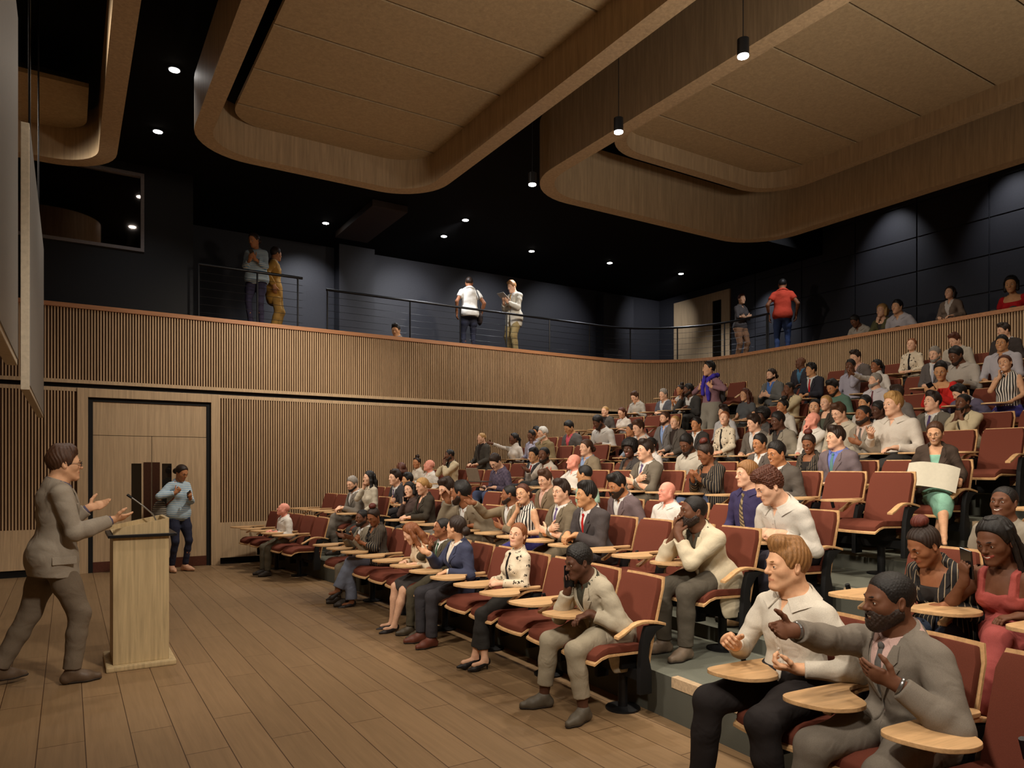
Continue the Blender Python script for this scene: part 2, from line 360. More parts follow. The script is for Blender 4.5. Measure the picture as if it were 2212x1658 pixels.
for r in range(1, 10):
    y1 = 12.58
    poly = arc(RISE[r], Y0W+.02, y1) + [(12.33, y1), (12.33, Y0W+.02)]
    n = len(poly); z = ROWZ[r]; zl = ROWZ[r-1]
    mb = MB(); mb.add([(x,y,z) for x,y in poly]+[(x,y,zl-.02 if r > 1 else 0) for x,y in poly], [tuple(range(n))]+[(i,n+i,n+(i+1)%n,(i+1)%n) for i in range(n)])
    me = mb.mesh('floor_tier', [M['carpet'], M['riser']], recalc=False)
    me.polygons.foreach_set('material_index', [0]+[1]*(len(me.polygons)-1))
    tr = struct(link(bpy.data.objects.new('floor_tier', me)))
    for a, b in (NEAR_AISLE, FAR_AISLE):
        pa = arc(RISE[r], a, b, 6)
        nb = MB(); k = len(pa)
        nb.add([(x-.006,y,z+.004) for x,y in pa]+[(x-.006,y,z-.062) for x,y in pa]+[(x+.05,y,z+.004) for x,y in pa],
               [(i,i+1,k+i+1,k+i) for i in range(k-1)]+[(2*k+i,2*k+i+1,i+1,i) for i in range(k-1)])
        nb.build('stair_nosing', M['nosing'], tr)
M['maroon'] = plain('maroon upholstery', lin(106,57,44), .9, spec=.12, var=.1, nscale=260, bmp=.1)
M['ply'] = wood('beech plywood edge', lin(206,164,116), (30,30,30), .45)
M['desk'] = wood('beech tablet', lin(204,164,118), (3,40,40), .42)
SP = .455
def grid_shell(fn, nu, nv, th, nrm):
    """closed slab from a surface fn(u,v), thickness along nrm(u,v)"""
    A = []; B = []
    for i in range(nu+1):
        for j in range(nv+1):
            p = Vector(fn(i/nu, j/nv)); A.append(p); B.append(p+Vector(nrm(i/nu, j/nv))*th)
    w = nv+1; N = len(A); fs = []
    for i in range(nu):
        for j in range(nv):
            a = i*w+j; fs.append((a,a+1,a+w+1,a+w)); fs.append((N+a,N+a+w,N+a+w+1,N+a+1))
    rim = [j for j in range(w)]+[i*w+nv for i in range(1,nu+1)]+[nu*w+j for j in range(nv-1,-1,-1)]+[i*w for i in range(nu-1,0,-1)]
    for q in range(len(rim)): a, b = rim[q], rim[(q+1)%len(rim)]; fs.append((a,N+a,N+b,b))
    return A+B, fs
def back_fn(hw, z0, z1, off=0.0, rr=.05):
    def f(u, v):
        z = z0+(z1-z0)*u; x = -.038-.145*max(0,(z-.33)/.555)**1.1
        w = hw*(1-.02*u); e = max(0.0, (u-.93)/.07); w -= rr*.35*e*e
        y = (v*2-1)*w
        x += -.022*(1-(y/.21)**2)*(1 if u > .0 else 1)
        return (x+off, y, z)
    return f
def seat_fn(hw, x0, x1, dz=0.0):
    def f(u, v):
        x = x0+(x1-x0)*u; y = (v*2-1)*hw*(1-.05*max(0,(u-.8)/.2)**2)
        z = .425+.012*u-.05*max(0,(u-.72)/.28)**2-.016*math.cos((v-.5)*PI)*(1-u)
        x -= .02*abs(v*2-1)**2.5*u
        return (x, y, z+dz)
    return f
CHAIR = {}
def chair_meshes():
    vs, fs = grid_shell(back_fn(.196,.36,.868,0), 8, 8, .042, lambda u,v:(.97,0,.24)); CHAIR['backrest'] = MB().add(vs,fs).mesh('backrest', M['maroon'], smooth=True, bevel=.008)
    vs, fs = grid_shell(back_fn(.208,.315,.885,-.002), 8, 8, -.014, lambda u,v:(.97,0,.24)); CHAIR['back_shell'] = MB().add(vs,fs).mesh('back_shell', M['ply'], smooth=True)
    vs, fs = grid_shell(seat_fn(.192,-.03,.372), 8, 8, .045, lambda u,v:(0,0,1)); CHAIR['seat'] = MB().add(vs,fs).mesh('seat', M['maroon'], smooth=True, bevel=.01)
    vs, fs = grid_shell(seat_fn(.200,-.05,.385,-.002), 8, 8, -.014, lambda u,v:(0,0,1)); CHAIR['seat_shell'] = MB().add(vs,fs).mesh('seat_shell', M['ply'], smooth=True)
    def armpiece(y):
        pts = []
        for i in range(9):
            t = i/8; x = -.155+.385*t; z = .598+.028*math.sin(PI*min(1,t*1.15))-.05*max(0,(t-.55)/.45)**1.6
            pts.append((x,z))
        mb = MB(); V = []
        for x, z in pts: V += [(x,y-.024,z),(x,y+.024,z),(x,y+.024,z-.018),(x,y-.024,z-.018)]
        F = [(0,1,2,3),tuple(32+k for k in (3,2,1,0))]
        for i in range(8):
            for k in range(4): F.append((i*4+k,i*4+(k+1)%4,i*4+4+(k+1)%4,i*4+4+k))
        return mb.add(V,F)
    CHAIR['armrest'] = armpiece(0).mesh('armrest', M['ply'], smooth=True, bevel=.004)
    def support():
        mb = MB(); prof = [(-.10,.59,.10),(-.04,.55,.055),(0.0,.48,.035),(.01,.40,.035),(.0,.30,.055),(.0,.16,.055)]
        V = []
        for x, z, w in prof: V += [(x-w*.75,-.02,z),(x-w*.75,.02,z),(x+w,.02,z),(x+w,-.02,z)]
        F = [(0,1,2,3)]+[tuple((len(prof)-1)*4+k for k in (3,2,1,0))]
        for i in range(len(prof)-1):
            for k in range(4): F.append((i*4+k,i*4+(k+1)%4,i*4+4+(k+1)%4,i*4+4+k))
        return mb.add(V,F)
    CHAIR['arm_support'] = support().mesh('arm_support', M['black'], smooth=True, bevel=.006)
    ctl = [(-.06,-.026),(.10,-.028),(.20,-.034),(.36,-.036),(.46,-.026),(.495,.02),(.485,.10),(.44,.19),(.36,.232),(.28,.228),(.235,.19),(.205,.13),(.17,.07),(.12,.034),(.04,.028),(-.05,.026)]
    pts = []
    n = len(ctl)
    for i in range(n):
        p0,p1,p2,p3 = (Vector(ctl[(i+k-1)%n]) for k in range(4))
        for t in (0,.25,.5,.75): pts.append(.5*((2*p1)+(p2-p0)*t+(2*p0-5*p1+4*p2-p3)*t*t+(3*p1-p0-3*p2+p3)*t**3))
    CHAIR['writing_tablet'] = MB().prism([(p.x,p.y) for p in pts], .628, .646).mesh('writing_tablet', M['desk'], bevel=.003)
    CHAIR['tablet_bracket'] = MB().tube([(.02,0,.55),(.05,0,.628)], .014, 8).mesh('tablet_bracket', M['blackmetal'], smooth=True)
    CHAIR['beam'] = MB().box(-.03,.03,-SP/2,SP/2,.235,.30).box(-.02,.10,-.12,.12,.30,.40).mesh('beam', M['black'])
    pd = MB(); pd.tube([(0,0,.0),(0,0,.012),(0,0,.02)], [.115,.115,.05], 20).tube([(0,0,.018),(0,0,.24)], .032, 14)
    CHAIR['pedestal'] = pd.mesh('pedestal', M['blackmetal'], smooth=True)
chair_meshes()
def part(name, root, loc=(0,0,0), parent=None):
    o = link(bpy.data.objects.new(name, CHAIR[name]), parent or root); o.location = loc; return o
ORD = ['first','second','third','fourth','fifth','sixth','seventh','eighth','ninth','tenth','eleventh','twelfth','thirteenth']
ROWN = ['front row']+[o+' row' for o in ORD[1:9]]+['rear row']
SEATS = []
def make_chair(r, y, last, ped, block, idx, raised=False):
    x = rx(r, y); root = empty('lecture_chair', (x, y, ROWZ[r]), ryaw(y))
    st = part('seat', root); part('seat_shell', root, parent=st)
    bk = part('backrest', root); part('back_shell', root, parent=bk)
    part('armrest', root, (0,-SP/2,0)); part('arm_support', root, (0,-SP/2,0))
    tb = part('writing_tablet', root, (.0,-SP/2,0)); part('tablet_bracket', root, (0,-SP/2,0), tb)
    if raised: tb.rotation_euler = (0, -1.35, 0); tb.location = (.52,-SP/2+.02,.02)
    if last: part('armrest', root, (0,SP/2,0)); part('arm_support', root, (0,SP/2,0))
    part('beam', root)
    if ped: part('pedestal', root, (0,0,0))
    where = {'m':'middle block','n':'near block','f':'far block'}[block]
    frm = {'m':'near aisle','n':'aisle steps','f':'far aisle'}[block]
    pos = ORD[idx] + ' seat from the '+frm
    lab = 'maroon tablet chair, %s, %s, %s' % (ROWN[r], where, pos)
    tag(root, lab, 'chair', 'lecture chairs, '+where)
    SEATS.append((r, y, root)); return root
YEND = [3.44,3.42,3.38,3.37,3.32,3.28,3.27,3.27,3.27,3.27]
NMID = [12,12,12,12,12,12,12,10,10,10]
FAR0 = [10.0]*5+[9.45]*5; NFAR = [5,5,5,5,5,6,6,5,5,4]
for r in range(10):
    for i in range(NMID[r]): make_chair(r, YEND[r]+SP/2+SP*i, i == 0, i % 2 == 0, 'm', i)
    for i in range(5 if r < 1 else 4): make_chair(r, 2.36-SP/2-SP*i, False, i % 2 == 1, 'n', i)
    for i in range(NFAR[r]): make_chair(r, FAR0[r]+SP/2+SP*i, i == 0, i % 2 == 1, 'f', i)
# ---- lectern
lt = empty('lectern', (.5, 6.69, 0))
M['lect'] = wood('lectern oak', lin(196,174,134), (40,40,1.6), .45)
MB().box(-.25,.25,-.30,.30,0,.045).build('base_plate', M['lect'], lt, bevel=.012)
MB().box(-.20,.20,-.25,.25,.045,1.045).build('body', M['lect'], lt, bevel=.004)
MB().box(-.235,.255,-.285,.285,1.045,1.068).build('shelf_band', M['blackmetal'], lt, bevel=.003)
hb = MB()
def wedge(x0,x1,y0,y1,zb,za,zc): hb.add([(x0,y0,zb),(x1,y0,zb),(x1,y1,zb),(x0,y1,zb),(x0,y0,za),(x1,y0,zc),(x1,y1,zc),(x0,y1,za)], [(3,2,1,0),(4,5,6,7),(0,1,5,4),(2,3,7,6),(1,2,6,5),(3,0,4,7)])
wedge(-.20,.20,-.25,-.228,1.068,1.11,1.19); wedge(-.20,.20,.228,.25,1.068,1.11,1.19); wedge(.178,.20,-.228,.228,1.068,1.186,1.19); wedge(-.2,.178,-.228,.228,1.068,1.08,1.10)
hb.build('reading_box', M['lect'], lt)
tag(lt, 'pale oak lectern with a black band, in front of the grey suited speaker', 'lectern')
mc = empty('microphone', (.645, 6.80, 1.10))
MB().tube([(0,0,-.0),(0,0,.03)], .022, 14).build('mount', M['blackmetal'], mc, smooth=True)
MB().tube([(0,0,.03),(-.03,0,.10),(-.10,0,.17),(-.19,0,.245)], .006, 8).build('gooseneck', M['steel'], mc, smooth=True)
MB().tube([(-.19,0,.245),(-.225,0,.272)], .011, 10).build('capsule', M['blackmetal'], mc, smooth=True)
tag(mc, 'thin gooseneck microphone standing up from the lectern top', 'microphone')
# ---- railings
def railing(pts, posts, lab, zt=4.9, n=6):
    p0 = pts[0]; root = empty('balcony_railing', (p0[0], p0[1], BZ)); off = Vector((-p0[0], -p0[1], -BZ))
    MB().tube([Vector((x,y,zt))+off for x,y in pts], .024, 10).build('handrail', M['blackmetal'], root, smooth=True)
    for x, y in posts: MB().tube([Vector((x,y,BZ))+off, Vector((x,y,zt))+off], .016, 8).build('post', M['blackmetal'], root, smooth=True)
    for k in range(n):
        z = BZ+.12+.78*k/n
        MB().tube([Vector((x,y,z))+off for x,y in pts], .0035, 5).build('cable', M['blackmetal'], root)
    return tag(root, lab, 'railing', 'balcony railings')
railing([(1.80,12.58),(3.48,12.58)], [(1.8,12.58),(2.72,12.58),(3.40,12.58)], 'short straight black cable railing in front of the person in the striped sweater')
rp = [(4.08,13.15)]+[(x,13.15) for x in (5,6,7,8,9,10)]+[(10.55+2.25*math.sin(PI/2*k/12), 10.9+2.25*math.cos(PI/2*k/12)) for k in range(13)]+[(12.8,10.2)]
ps = [(p[0],p[1]) for p in resample(rp, 1.12)]
railing(rp, [(4.1,13.15)]+ps[1:]+[(12.8,10.22)], 'long black cable railing curving round the balcony corner')
# ---- unseen lights: more pendants of the same row nearer the camera, then added key, bounce and fill spots without fixtures
KEY = (1.0, .885, .745)
for y in (2.54, .91, -.7):
    spot('pendant_light', (4.9, y, 5.05), 170, 2.0, .8, WARM, .06)
for i, (x, y, z, p, tgt, sz) in enumerate(LIGHTS_KEY): spot('front_key', (x,y,z), p, sz, .8, KEY, .22, tgt)  # added unseen spots that brighten the audience's faces and the speaker
for (x, y, z, p, tgt, sz) in LIGHTS_UP: spot('bounce_fill', (x,y,z), p, sz, 1.0, KEY, .25, tgt)  # added mid-air spots imitating bounce light on the cloud undersides
for (x, y, z, p, tgt, sz) in LIGHTS_FILL: spot('fill_spot', (x,y,z), p, sz, .9, KEY, .12, tgt)  # added fill for floor, seating and slatted wall, no lamps behind it
W = bpy.data.worlds.new('world'); S.world = W; W.use_nodes = True
W.node_tree.nodes['Background'].inputs['Color'].default_value = (.02,.018,.016,1)
W.node_tree.nodes['Background'].inputs['Strength'].default_value = .3
# ================================================================ organic surfaces: smooth-union fields meshed with surface nets
F32 = np.float32
def A3(*p): return np.array(p, dtype=float)
def unit(v): v = np.asarray(v, float); return v/max(1e-9, np.linalg.norm(v))
def rotz(a): c, s = math.cos(a), math.sin(a); return np.array([[c,-s,0],[s,c,0],[0,0,1.]])
def roty(a): c, s = math.cos(a), math.sin(a); return np.array([[c,0,s],[0,1,0],[-s,0,c]])     # + pitches forward/down
def rotx(a): c, s = math.cos(a), math.sin(a); return np.array([[1,0,0],[0,c,-s],[0,s,c]])
def axrot(ax, a):
    ax = unit(ax); K = np.array([[0,-ax[2],ax[1]],[ax[2],0,-ax[0]],[-ax[1],ax[0],0]])
    return np.eye(3)+math.sin(a)*K+(1-math.cos(a))*(K@K)
def cap(a, b, ra, rb=None, k=.03, sv=None, ss=1.0, op=1): return ['c', np.asarray(a,float), np.asarray(b,float), ra, ra if rb is None else rb, k, None if sv is None else unit(sv), ss, op]
def ell(c, r, R=None, k=.03, op=1): return ['e', np.asarray(c,float), np.asarray(r,float), np.eye(3) if R is None else R, 0, k, None, 1, op]
def chain(pts, rs, k=.02, **kw):
    return [cap(pts[i], pts[i+1], rs[i], rs[i+1], k, **kw) for i in range(len(pts)-1)]
def infl(ps, o, kk=None):
    out = []
    for p in ps:
        q = list(p)
        if q[0] == 'c': q[3] = p[3]+o; q[4] = p[4]+o
        else: q[2] = p[2]+o
        if kk: q[5] = kk
        out.append(q)
    return out
def pdist(p, P):
    if p[0] == 'c':
        a, b = p[1], p[2]; ab = b-a; L = float(ab@ab)
        q = P-a.astype(F32)
        t = np.clip((q@ab.astype(F32))/max(L,1e-9), 0, 1)
        q = q-t[:,None]*ab.astype(F32)
        if p[6] is not None:
            c = q@p[6].astype(F32); q = q+((p[7]-1)*c)[:,None]*p[6].astype(F32)
        return np.sqrt(np.einsum('ij,ij->i',q,q))-(p[3]+t*(p[4]-p[3])).astype(F32)
    q = (P-p[1].astype(F32))@p[3].astype(F32)
    r = p[2].astype(F32)
    k0 = np.linalg.norm(q/r, axis=1); k1 = np.linalg.norm(q/(r*r), axis=1)
    return k0*(k0-1)/np.maximum(k1, 1e-6)
def pbox(p):
    if p[0] == 'c':
        r = max(p[3],p[4]); return np.minimum(p[1],p[2])-r, np.maximum(p[1],p[2])+r
    e = np.sqrt(((p[3]*p[2])**2).sum(1)); return p[1]-e, p[1]+e
def smin(a, b, k):
    h = np.maximum(k-np.abs(a-b), 0)/k
    return np.minimum(a,b)-h*h*k*.25
def feval(ps, P):
    """field at loose points"""
    P = np.asarray(P, F32); D = np.full(len(P), 9., F32)
    for p in ps:
        d = pdist(p, P)
        D = smin(D, d, p[5]) if p[8] > 0 else -smin(-D, d, p[5])
    return D
class Grid:
    def __init__(self, lo, hi, h):
        self.lo = np.asarray(lo,float); self.h = h
        self.n = np.maximum(2, np.ceil((np.asarray(hi)-self.lo)/h).astype(int)+1)
        self.ax = [(self.lo[i]+h*np.arange(self.n[i])).astype(F32) for i in range(3)]
        self.D = np.full(tuple(self.n), 1.0, F32)
    def sub(self, lo, hi):
        i0 = np.clip(np.floor((lo-self.lo)/self.h).astype(int), 0, self.n); i1 = np.clip(np.ceil((hi-self.lo)/self.h).astype(int)+1, 0, self.n)
        if (i1 <= i0).any(): return None, None
        sl = tuple(slice(a,b) for a,b in zip(i0,i1))
        X,Y,Z = np.meshgrid(*[self.ax[i][sl[i]] for i in range(3)], indexing='ij')
        return sl, np.stack([X.ravel(),Y.ravel(),Z.ravel()],1)
    def add(self, ps):
        for p in ps:
            pad = p[5]+2.2*self.h; lo, hi = pbox(p)
            sl, P = self.sub(lo-pad, hi+pad)
            if sl is None: continue
            d = pdist(p, P).reshape(self.D[sl].shape); D = self.D[sl]
            self.D[sl] = smin(D, d, p[5]) if p[8] > 0 else -smin(-D, d, p[5])
        return self
    def apply(self, fn, lo=None, hi=None):
        """fn(D, P) -> D on a box (all by default)"""
        lo = self.lo if lo is None else np.asarray(lo); hi = self.lo+self.h*self.n if hi is None else np.asarray(hi)
        sl, P = self.sub(lo, hi)
        if sl is None: return self
        sh = self.D[sl].shape; self.D[sl] = fn(self.D[sl].ravel(), P).reshape(sh); return self
    def nets(self):
        D = self.D; S_ = D < 0; h = self.h
        n = np.array(D.shape)
        C = np.zeros(tuple(n-1), np.int8)
        offs = [(i,j,k) for i in (0,1) for j in (0,1) for k in (0,1)]
        sl = lambda o: tuple(slice(o[q], n[q]-1+o[q]) for q in range(3))
        for o in offs: C += S_[sl(o)]
        act = (C > 0) & (C < 8)
        ijk = np.argwhere(act)
        if len(ijk) == 0: return np.zeros((0,3)), np.zeros((0,4),int)
        idx = np.full(tuple(n-1), -1, np.int32); idx[act] = np.arange(len(ijk))
        vals = np.stack([D[ijk[:,0]+o[0], ijk[:,1]+o[1], ijk[:,2]+o[2]] for o in offs], 1)
        acc = np.zeros((len(ijk),3)); cnt = np.zeros(len(ijk))
        for a in range(8):
            for b in range(a+1, 8):
                da = np.array(offs[b])-np.array(offs[a])
                if np.abs(da).sum() != 1: continue
                m = (vals[:,a] < 0) != (vals[:,b] < 0)
                t = vals[m,a]/(vals[m,a]-vals[m,b])
                acc[m] += np.array(offs[a])+t[:,None]*da; cnt[m] += 1
        V = self.lo+h*(ijk+acc/np.maximum(cnt,1)[:,None])
        Q = []
        for ax in range(3):
            u, v = (ax+1)%3, (ax+2)%3
            s0 = [slice(None)]*3; s1 = [slice(None)]*3
            s0[ax] = slice(0,n[ax]-1); s1[ax] = slice(1,n[ax])
            for q in (u,v): s0[q] = slice(1,n[q]-1); s1[q] = slice(1,n[q]-1)
            A = S_[tuple(s0)]; B = S_[tuple(s1)]
            e = np.argwhere(A != B)
            if len(e) == 0: continue
            flip = A[tuple(e.T)]
            c = e.copy(); c[:,u] += 1; c[:,v] += 1
            def cell(du, dv):
                w = c.copy(); w[:,u] += du-1; w[:,v] += dv-1; return idx[tuple(w.T)]
            q4 = np.stack([cell(0,0),cell(1,0),cell(1,1),cell(0,1)],1)
            q4[~flip] = q4[~flip][:,::-1]; Q.append(q4)
        return V, np.concatenate(Q) if Q else np.zeros((0,4),int)
def pbounds(ps, pad=.02):
    bs = [pbox(p) for p in ps if p[8] > 0]
    return np.min([b[0] for b in bs],0)-pad, np.max([b[1] for b in bs],0)+pad
def field_mesh(ps, h, fns=(), lo=None, hi=None):
    l, u = pbounds(ps, .012+2*h)
    if lo is not None: l = np.maximum(l, lo)
    if hi is not None: u = np.minimum(u, hi)
    g = Grid(l, u, h).add(ps)
    for fn in fns: g.apply(fn)
    return g.nets()
def np_mesh(name, V, Q, mats, mi=None, smooth=True):
    me = bpy.data.meshes.new(name); nv, nq = len(V), len(Q)
    me.vertices.add(nv); me.vertices.foreach_set('co', np.asarray(V, F32).ravel())
    me.loops.add(nq*4); me.loops.foreach_set('vertex_index', np.asarray(Q, np.int32).ravel())
    me.polygons.add(nq); me.polygons.foreach_set('loop_start', np.arange(0,nq*4,4,dtype=np.int32))
    me.polygons.foreach_set('loop_total', np.full(nq,4,np.int32))
    for m in (mats if isinstance(mats,(list,tuple)) else [mats]): me.materials.append(m)
    if mi is not None: me.polygons.foreach_set('material_index', np.asarray(mi,np.int32))
    me.polygons.foreach_set('use_smooth', np.full(nq,smooth))
    me.update(); me.validate(); return me
def join_np(parts):
    V = []; Q = []; o = 0
    for v, q in parts: V.append(v); Q.append(q+o); o += len(v)
    return np.concatenate(V), np.concatenate(Q)
# ================================================================ people
SKIN = dict(pale=lin(226,182,152), pink=lin(232,160,140), fair=lin(214,168,132), tan=lin(184,130,90), olive=lin(196,148,106), brown=lin(142,94,64), dark=lin(106,70,50), deep=lin(88,58,43))
HAIRC = dict(black=lin(26,22,20), dark=lin(44,30,22), brown=lin(74,48,32), auburn=lin(84,44,28), redbrown=lin(92,38,28), ginger=lin(142,100,58), blond=lin(178,138,84), grey=lin(140,132,122), white=lin(214,210,202), copper=lin(134,80,46))
_mc = {}
def cached(key, fn):
    if key not in _mc: _mc[key] = fn()
    return _mc[key]
def skin_mat(k):
    def f():
        m, nt, b = nodes('skin '+k); c = SKIN[k]
        n = noise(nt, coord(nt,(1,1,1)), 26, 5)
        nt.links.new(ramp(nt, n, [(.3, mix(sc(c,.9), (c[0]*.9,c[1]*.72,c[2]*.66,1), .5)), (.7, sc(c,1.05))]), b.inputs['Base Color'])
        b.inputs['Roughness'].default_value = .58; b.inputs['Specular IOR Level'].default_value = .28
        b.inputs['Subsurface Weight'].default_value = 0.0
        bump(nt, b, noise(nt, coord(nt,(1,1,1)), 240, 2), .06, .002); return m
    return cached(('skin',k), f)
def hair_mat(k):
    def f():
        m, nt, b = nodes('hair '+k); c = HAIRC[k]
        n = noise(nt, coord(nt,(150,150,22)), 1, 5, .7, 1.2)
        nt.links.new(ramp(nt, n, [(.3, sc(c,.45)), (.7, sc(c,1.45))]), b.inputs['Base Color'])
        b.inputs['Roughness'].default_value = .5; b.inputs['Specular IOR Level'].default_value = .35
        bump(nt, b, n, .5, .004); return m
    return cached(('hair',k), f)
def cloth(c, pat=None, c2=None, sc_=1.0, rough=.88):
    c = tuple(c); key = ('cloth', c, pat, c2, sc_)
    def f():
        base = lin(*c); m, nt, b = nodes('cloth')
        v = coord(nt,(1,1,1)); fold = noise(nt, v, 8, 2, .5, .8); wv = noise(nt, v, 330, 2)
        col = ramp(nt, wv, [(.3, sc(base,.86)), (.7, sc(base,1.12))])
        if pat in ('hstripe','vstripe','dstripe','pin'):
            w = nt.nodes.new('ShaderNodeTexWave'); w.wave_type = 'BANDS'
            w.bands_direction = {'hstripe':'Z','vstripe':'Y','pin':'Y','dstripe':'DIAGONAL'}[pat]
            w.inputs['Scale'].default_value = sc_; w.inputs['Distortion'].default_value = .6 if pat != 'pin' else .3; w.inputs['Detail'].default_value = 1; w.inputs['Detail Scale'].default_value = .4
            nt.links.new(v, w.inputs['Vector'])
            th = .5 if pat != 'pin' else .90
            k = ramp(nt, w.outputs['Fac'], [(th-.08,(0,0,0,1)),(th+.08,(1,1,1,1))])
        elif pat == 'round':
            gr = nt.nodes.new('ShaderNodeTexGradient'); gr.gradient_type = 'RADIAL'; nt.links.new(v, gr.inputs['Vector'])
            m1 = nt.nodes.new('ShaderNodeMath'); m1.operation = 'MULTIPLY'; m1.inputs[1].default_value = sc_; nt.links.new(gr.outputs['Fac'], m1.inputs[0])
            m2 = nt.nodes.new('ShaderNodeMath'); m2.operation = 'FRACT'; nt.links.new(m1.outputs[0], m2.inputs[0])
            wd_ = .16 if sc_ > 40 else .45
            k = ramp(nt, m2.outputs[0], [(0,(1,1,1,1)),(wd_-.03,(1,1,1,1)),(wd_+.03,(0,0,0,1)),(1,(0,0,0,1))])
        elif pat in ('floral','speck'):
            vo = nt.nodes.new('ShaderNodeTexVoronoi'); vo.inputs['Scale'].default_value = sc_; vo.inputs['Randomness'].default_value = .9
            nn = nt.nodes.new('ShaderNodeTexNoise'); nn.inputs['Scale'].default_value = 55; nn.inputs['Detail'].default_value = 2; nt.links.new(v, nn.inputs['Vector'])
            ad = nt.nodes.new('ShaderNodeVectorMath'); ad.operation = 'MULTIPLY_ADD'; ad.inputs[1].default_value = (.07,.07,.07); nt.links.new(nn.outputs['Color'], ad.inputs[0]); nt.links.new(v, ad.inputs[2])
            nt.links.new(ad.outputs[0], vo.inputs['Vector']); k = ramp(nt, vo.outputs['Distance'], [(.24,(1,1,1,1)),(.29,(0,0,0,1))])
        elif pat == 'plaid':
            w = nt.nodes.new('ShaderNodeTexChecker'); w.inputs['Scale'].default_value = sc_; nt.links.new(v, w.inputs['Vector']); k = ramp(nt, w.outputs['Fac'], [(0,(0,0,0,1)),(1,(.55,.55,.55,1))])
        else: k = None
        if k is not None:
            mx = nt.nodes.new('ShaderNodeMix'); mx.data_type = 'RGBA'
            nt.links.new(k, mx.inputs['Factor']); nt.links.new(col, mx.inputs[6]); mx.inputs[7].default_value = lin(*c2); col = mx.outputs[2]
        nt.links.new(col, b.inputs['Base Color'])
        b.inputs['Roughness'].default_value = rough; b.inputs['Specular IOR Level'].default_value = .15
        b1 = nt.nodes.new('ShaderNodeBump'); b1.inputs['Strength'].default_value = .4; b1.inputs['Distance'].default_value = .03
        nt.links.new(fold, b1.inputs['Height']); nt.links.new(b1.outputs['Normal'], b.inputs['Normal'])
        return m
    return cached(key, f)
LIPM = {}
def lip_mat(k, red):
    def f():
        c = SKIN[k]; m, nt, b = nodes('lips')
        b.inputs['Base Color'].default_value = mix(c, lin(165,44,48), .45) if red else (c[0]*.78, c[1]*.56, c[2]*.54, 1)
        b.inputs['Roughness'].default_value = .4; return m
    return cached(('lip',k,red), f)
M['eyewhite'] = plain('eye white', lin(204,198,190), .3, var=.02)
M['iris'] = plain('eye iris', lin(40,26,18), .15, var=.02)
M['teeth'] = plain('teeth', lin(230,222,208), .3, var=.02)
M['phone'] = plain('phone glass', lin(22,22,26), .2, .1, .5, .02)
def ik(a, t, l1, l2, pole):
    d = t-a; L = float(np.clip(np.linalg.norm(d), .06, (l1+l2)*.995)); d = unit(d)
    x = (l1*l1-l2*l2+L*L)/(2*L); h = math.sqrt(max(l1*l1-x*x, 0))
    pl = np.asarray(pole,float); pl = pl-d*(pl@d)
    if np.linalg.norm(pl) < 1e-4: pl = np.cross(d, A3(0,1,0))
    return a+d*x+unit(pl)*h, a+d*L
def hand_prims(W, f, n, sgn, curl=.35, splay=.05, thumb=.5, size=1.0):
    f = unit(f); n = unit(n-f*(np.asarray(n)@f)); s = np.cross(f, n)*(-sgn)   # right hand: s = f x n
    z = size; ps = [cap(W+f*.018*z, W+f*.07*z, .028*z, .040*z, .012, n, 2.3)]
    ps.append(cap(W-f*.02*z, W+f*.02*z, .025*z, .028*z, .02, n, 1.35))
    for i, (o, L) in enumerate(((.030,.072),(.0105,.080),(-.0095,.074),(-.0285,.058))):
        c = curl*(1+.10*i) if curl > .2 else curl+.04*i
        d = axrot(n, -splay*(1.5-i)*sgn*(1))@f if splay else f
        ax = unit(np.cross(n, d)); p = W+f*.082*z+s*o*z*1.02; r = (.0092 if i < 3 else .008)*z
        pts = [p-d*.02*z]; ang = 0; rs = [r*1.12]
        for q, (sl, ck) in enumerate(((.44,.85),(.32,1.1),(.24,.8))):
            pts.append(p if q == 0 else pts[-1]); rs.append(r)
            ang += c*ck; dd = axrot(ax, -ang)@d
            if dd@n < (d@n)-1e-6 and c > 0: dd = axrot(ax, ang)@d
            pts[-1] = pts[-1]; pts.append(pts[-1]+dd*L*sl*z); rs.append(r*(1-.1*(q+1)))
        # drop duplicate points
        P2 = [pts[0]]; R2 = [rs[0]]
        for a, b in zip(pts[1:], rs[1:]):
            if np.linalg.norm(a-P2[-1]) > 1e-6: P2.append(a); R2.append(b)
        ps += chain(P2, R2, .004)
    t0 = W+f*.022*z+s*.024*z; td = unit(f*(.75-.35*thumb)+s*(.45+.4*thumb)+n*(.25+.35*min(1,curl)))
    t1 = t0+td*.042*z; td2 = unit(td*.8+f*.55+n*.25*curl); t2 = t1+td2*.032*z; t3 = t2+unit(td2+f*.3)*.024*z
    ps += chain([t0,t1,t2,t3], [.0135*z,.0115*z,.0102*z,.0078*z], .008)
    return ps
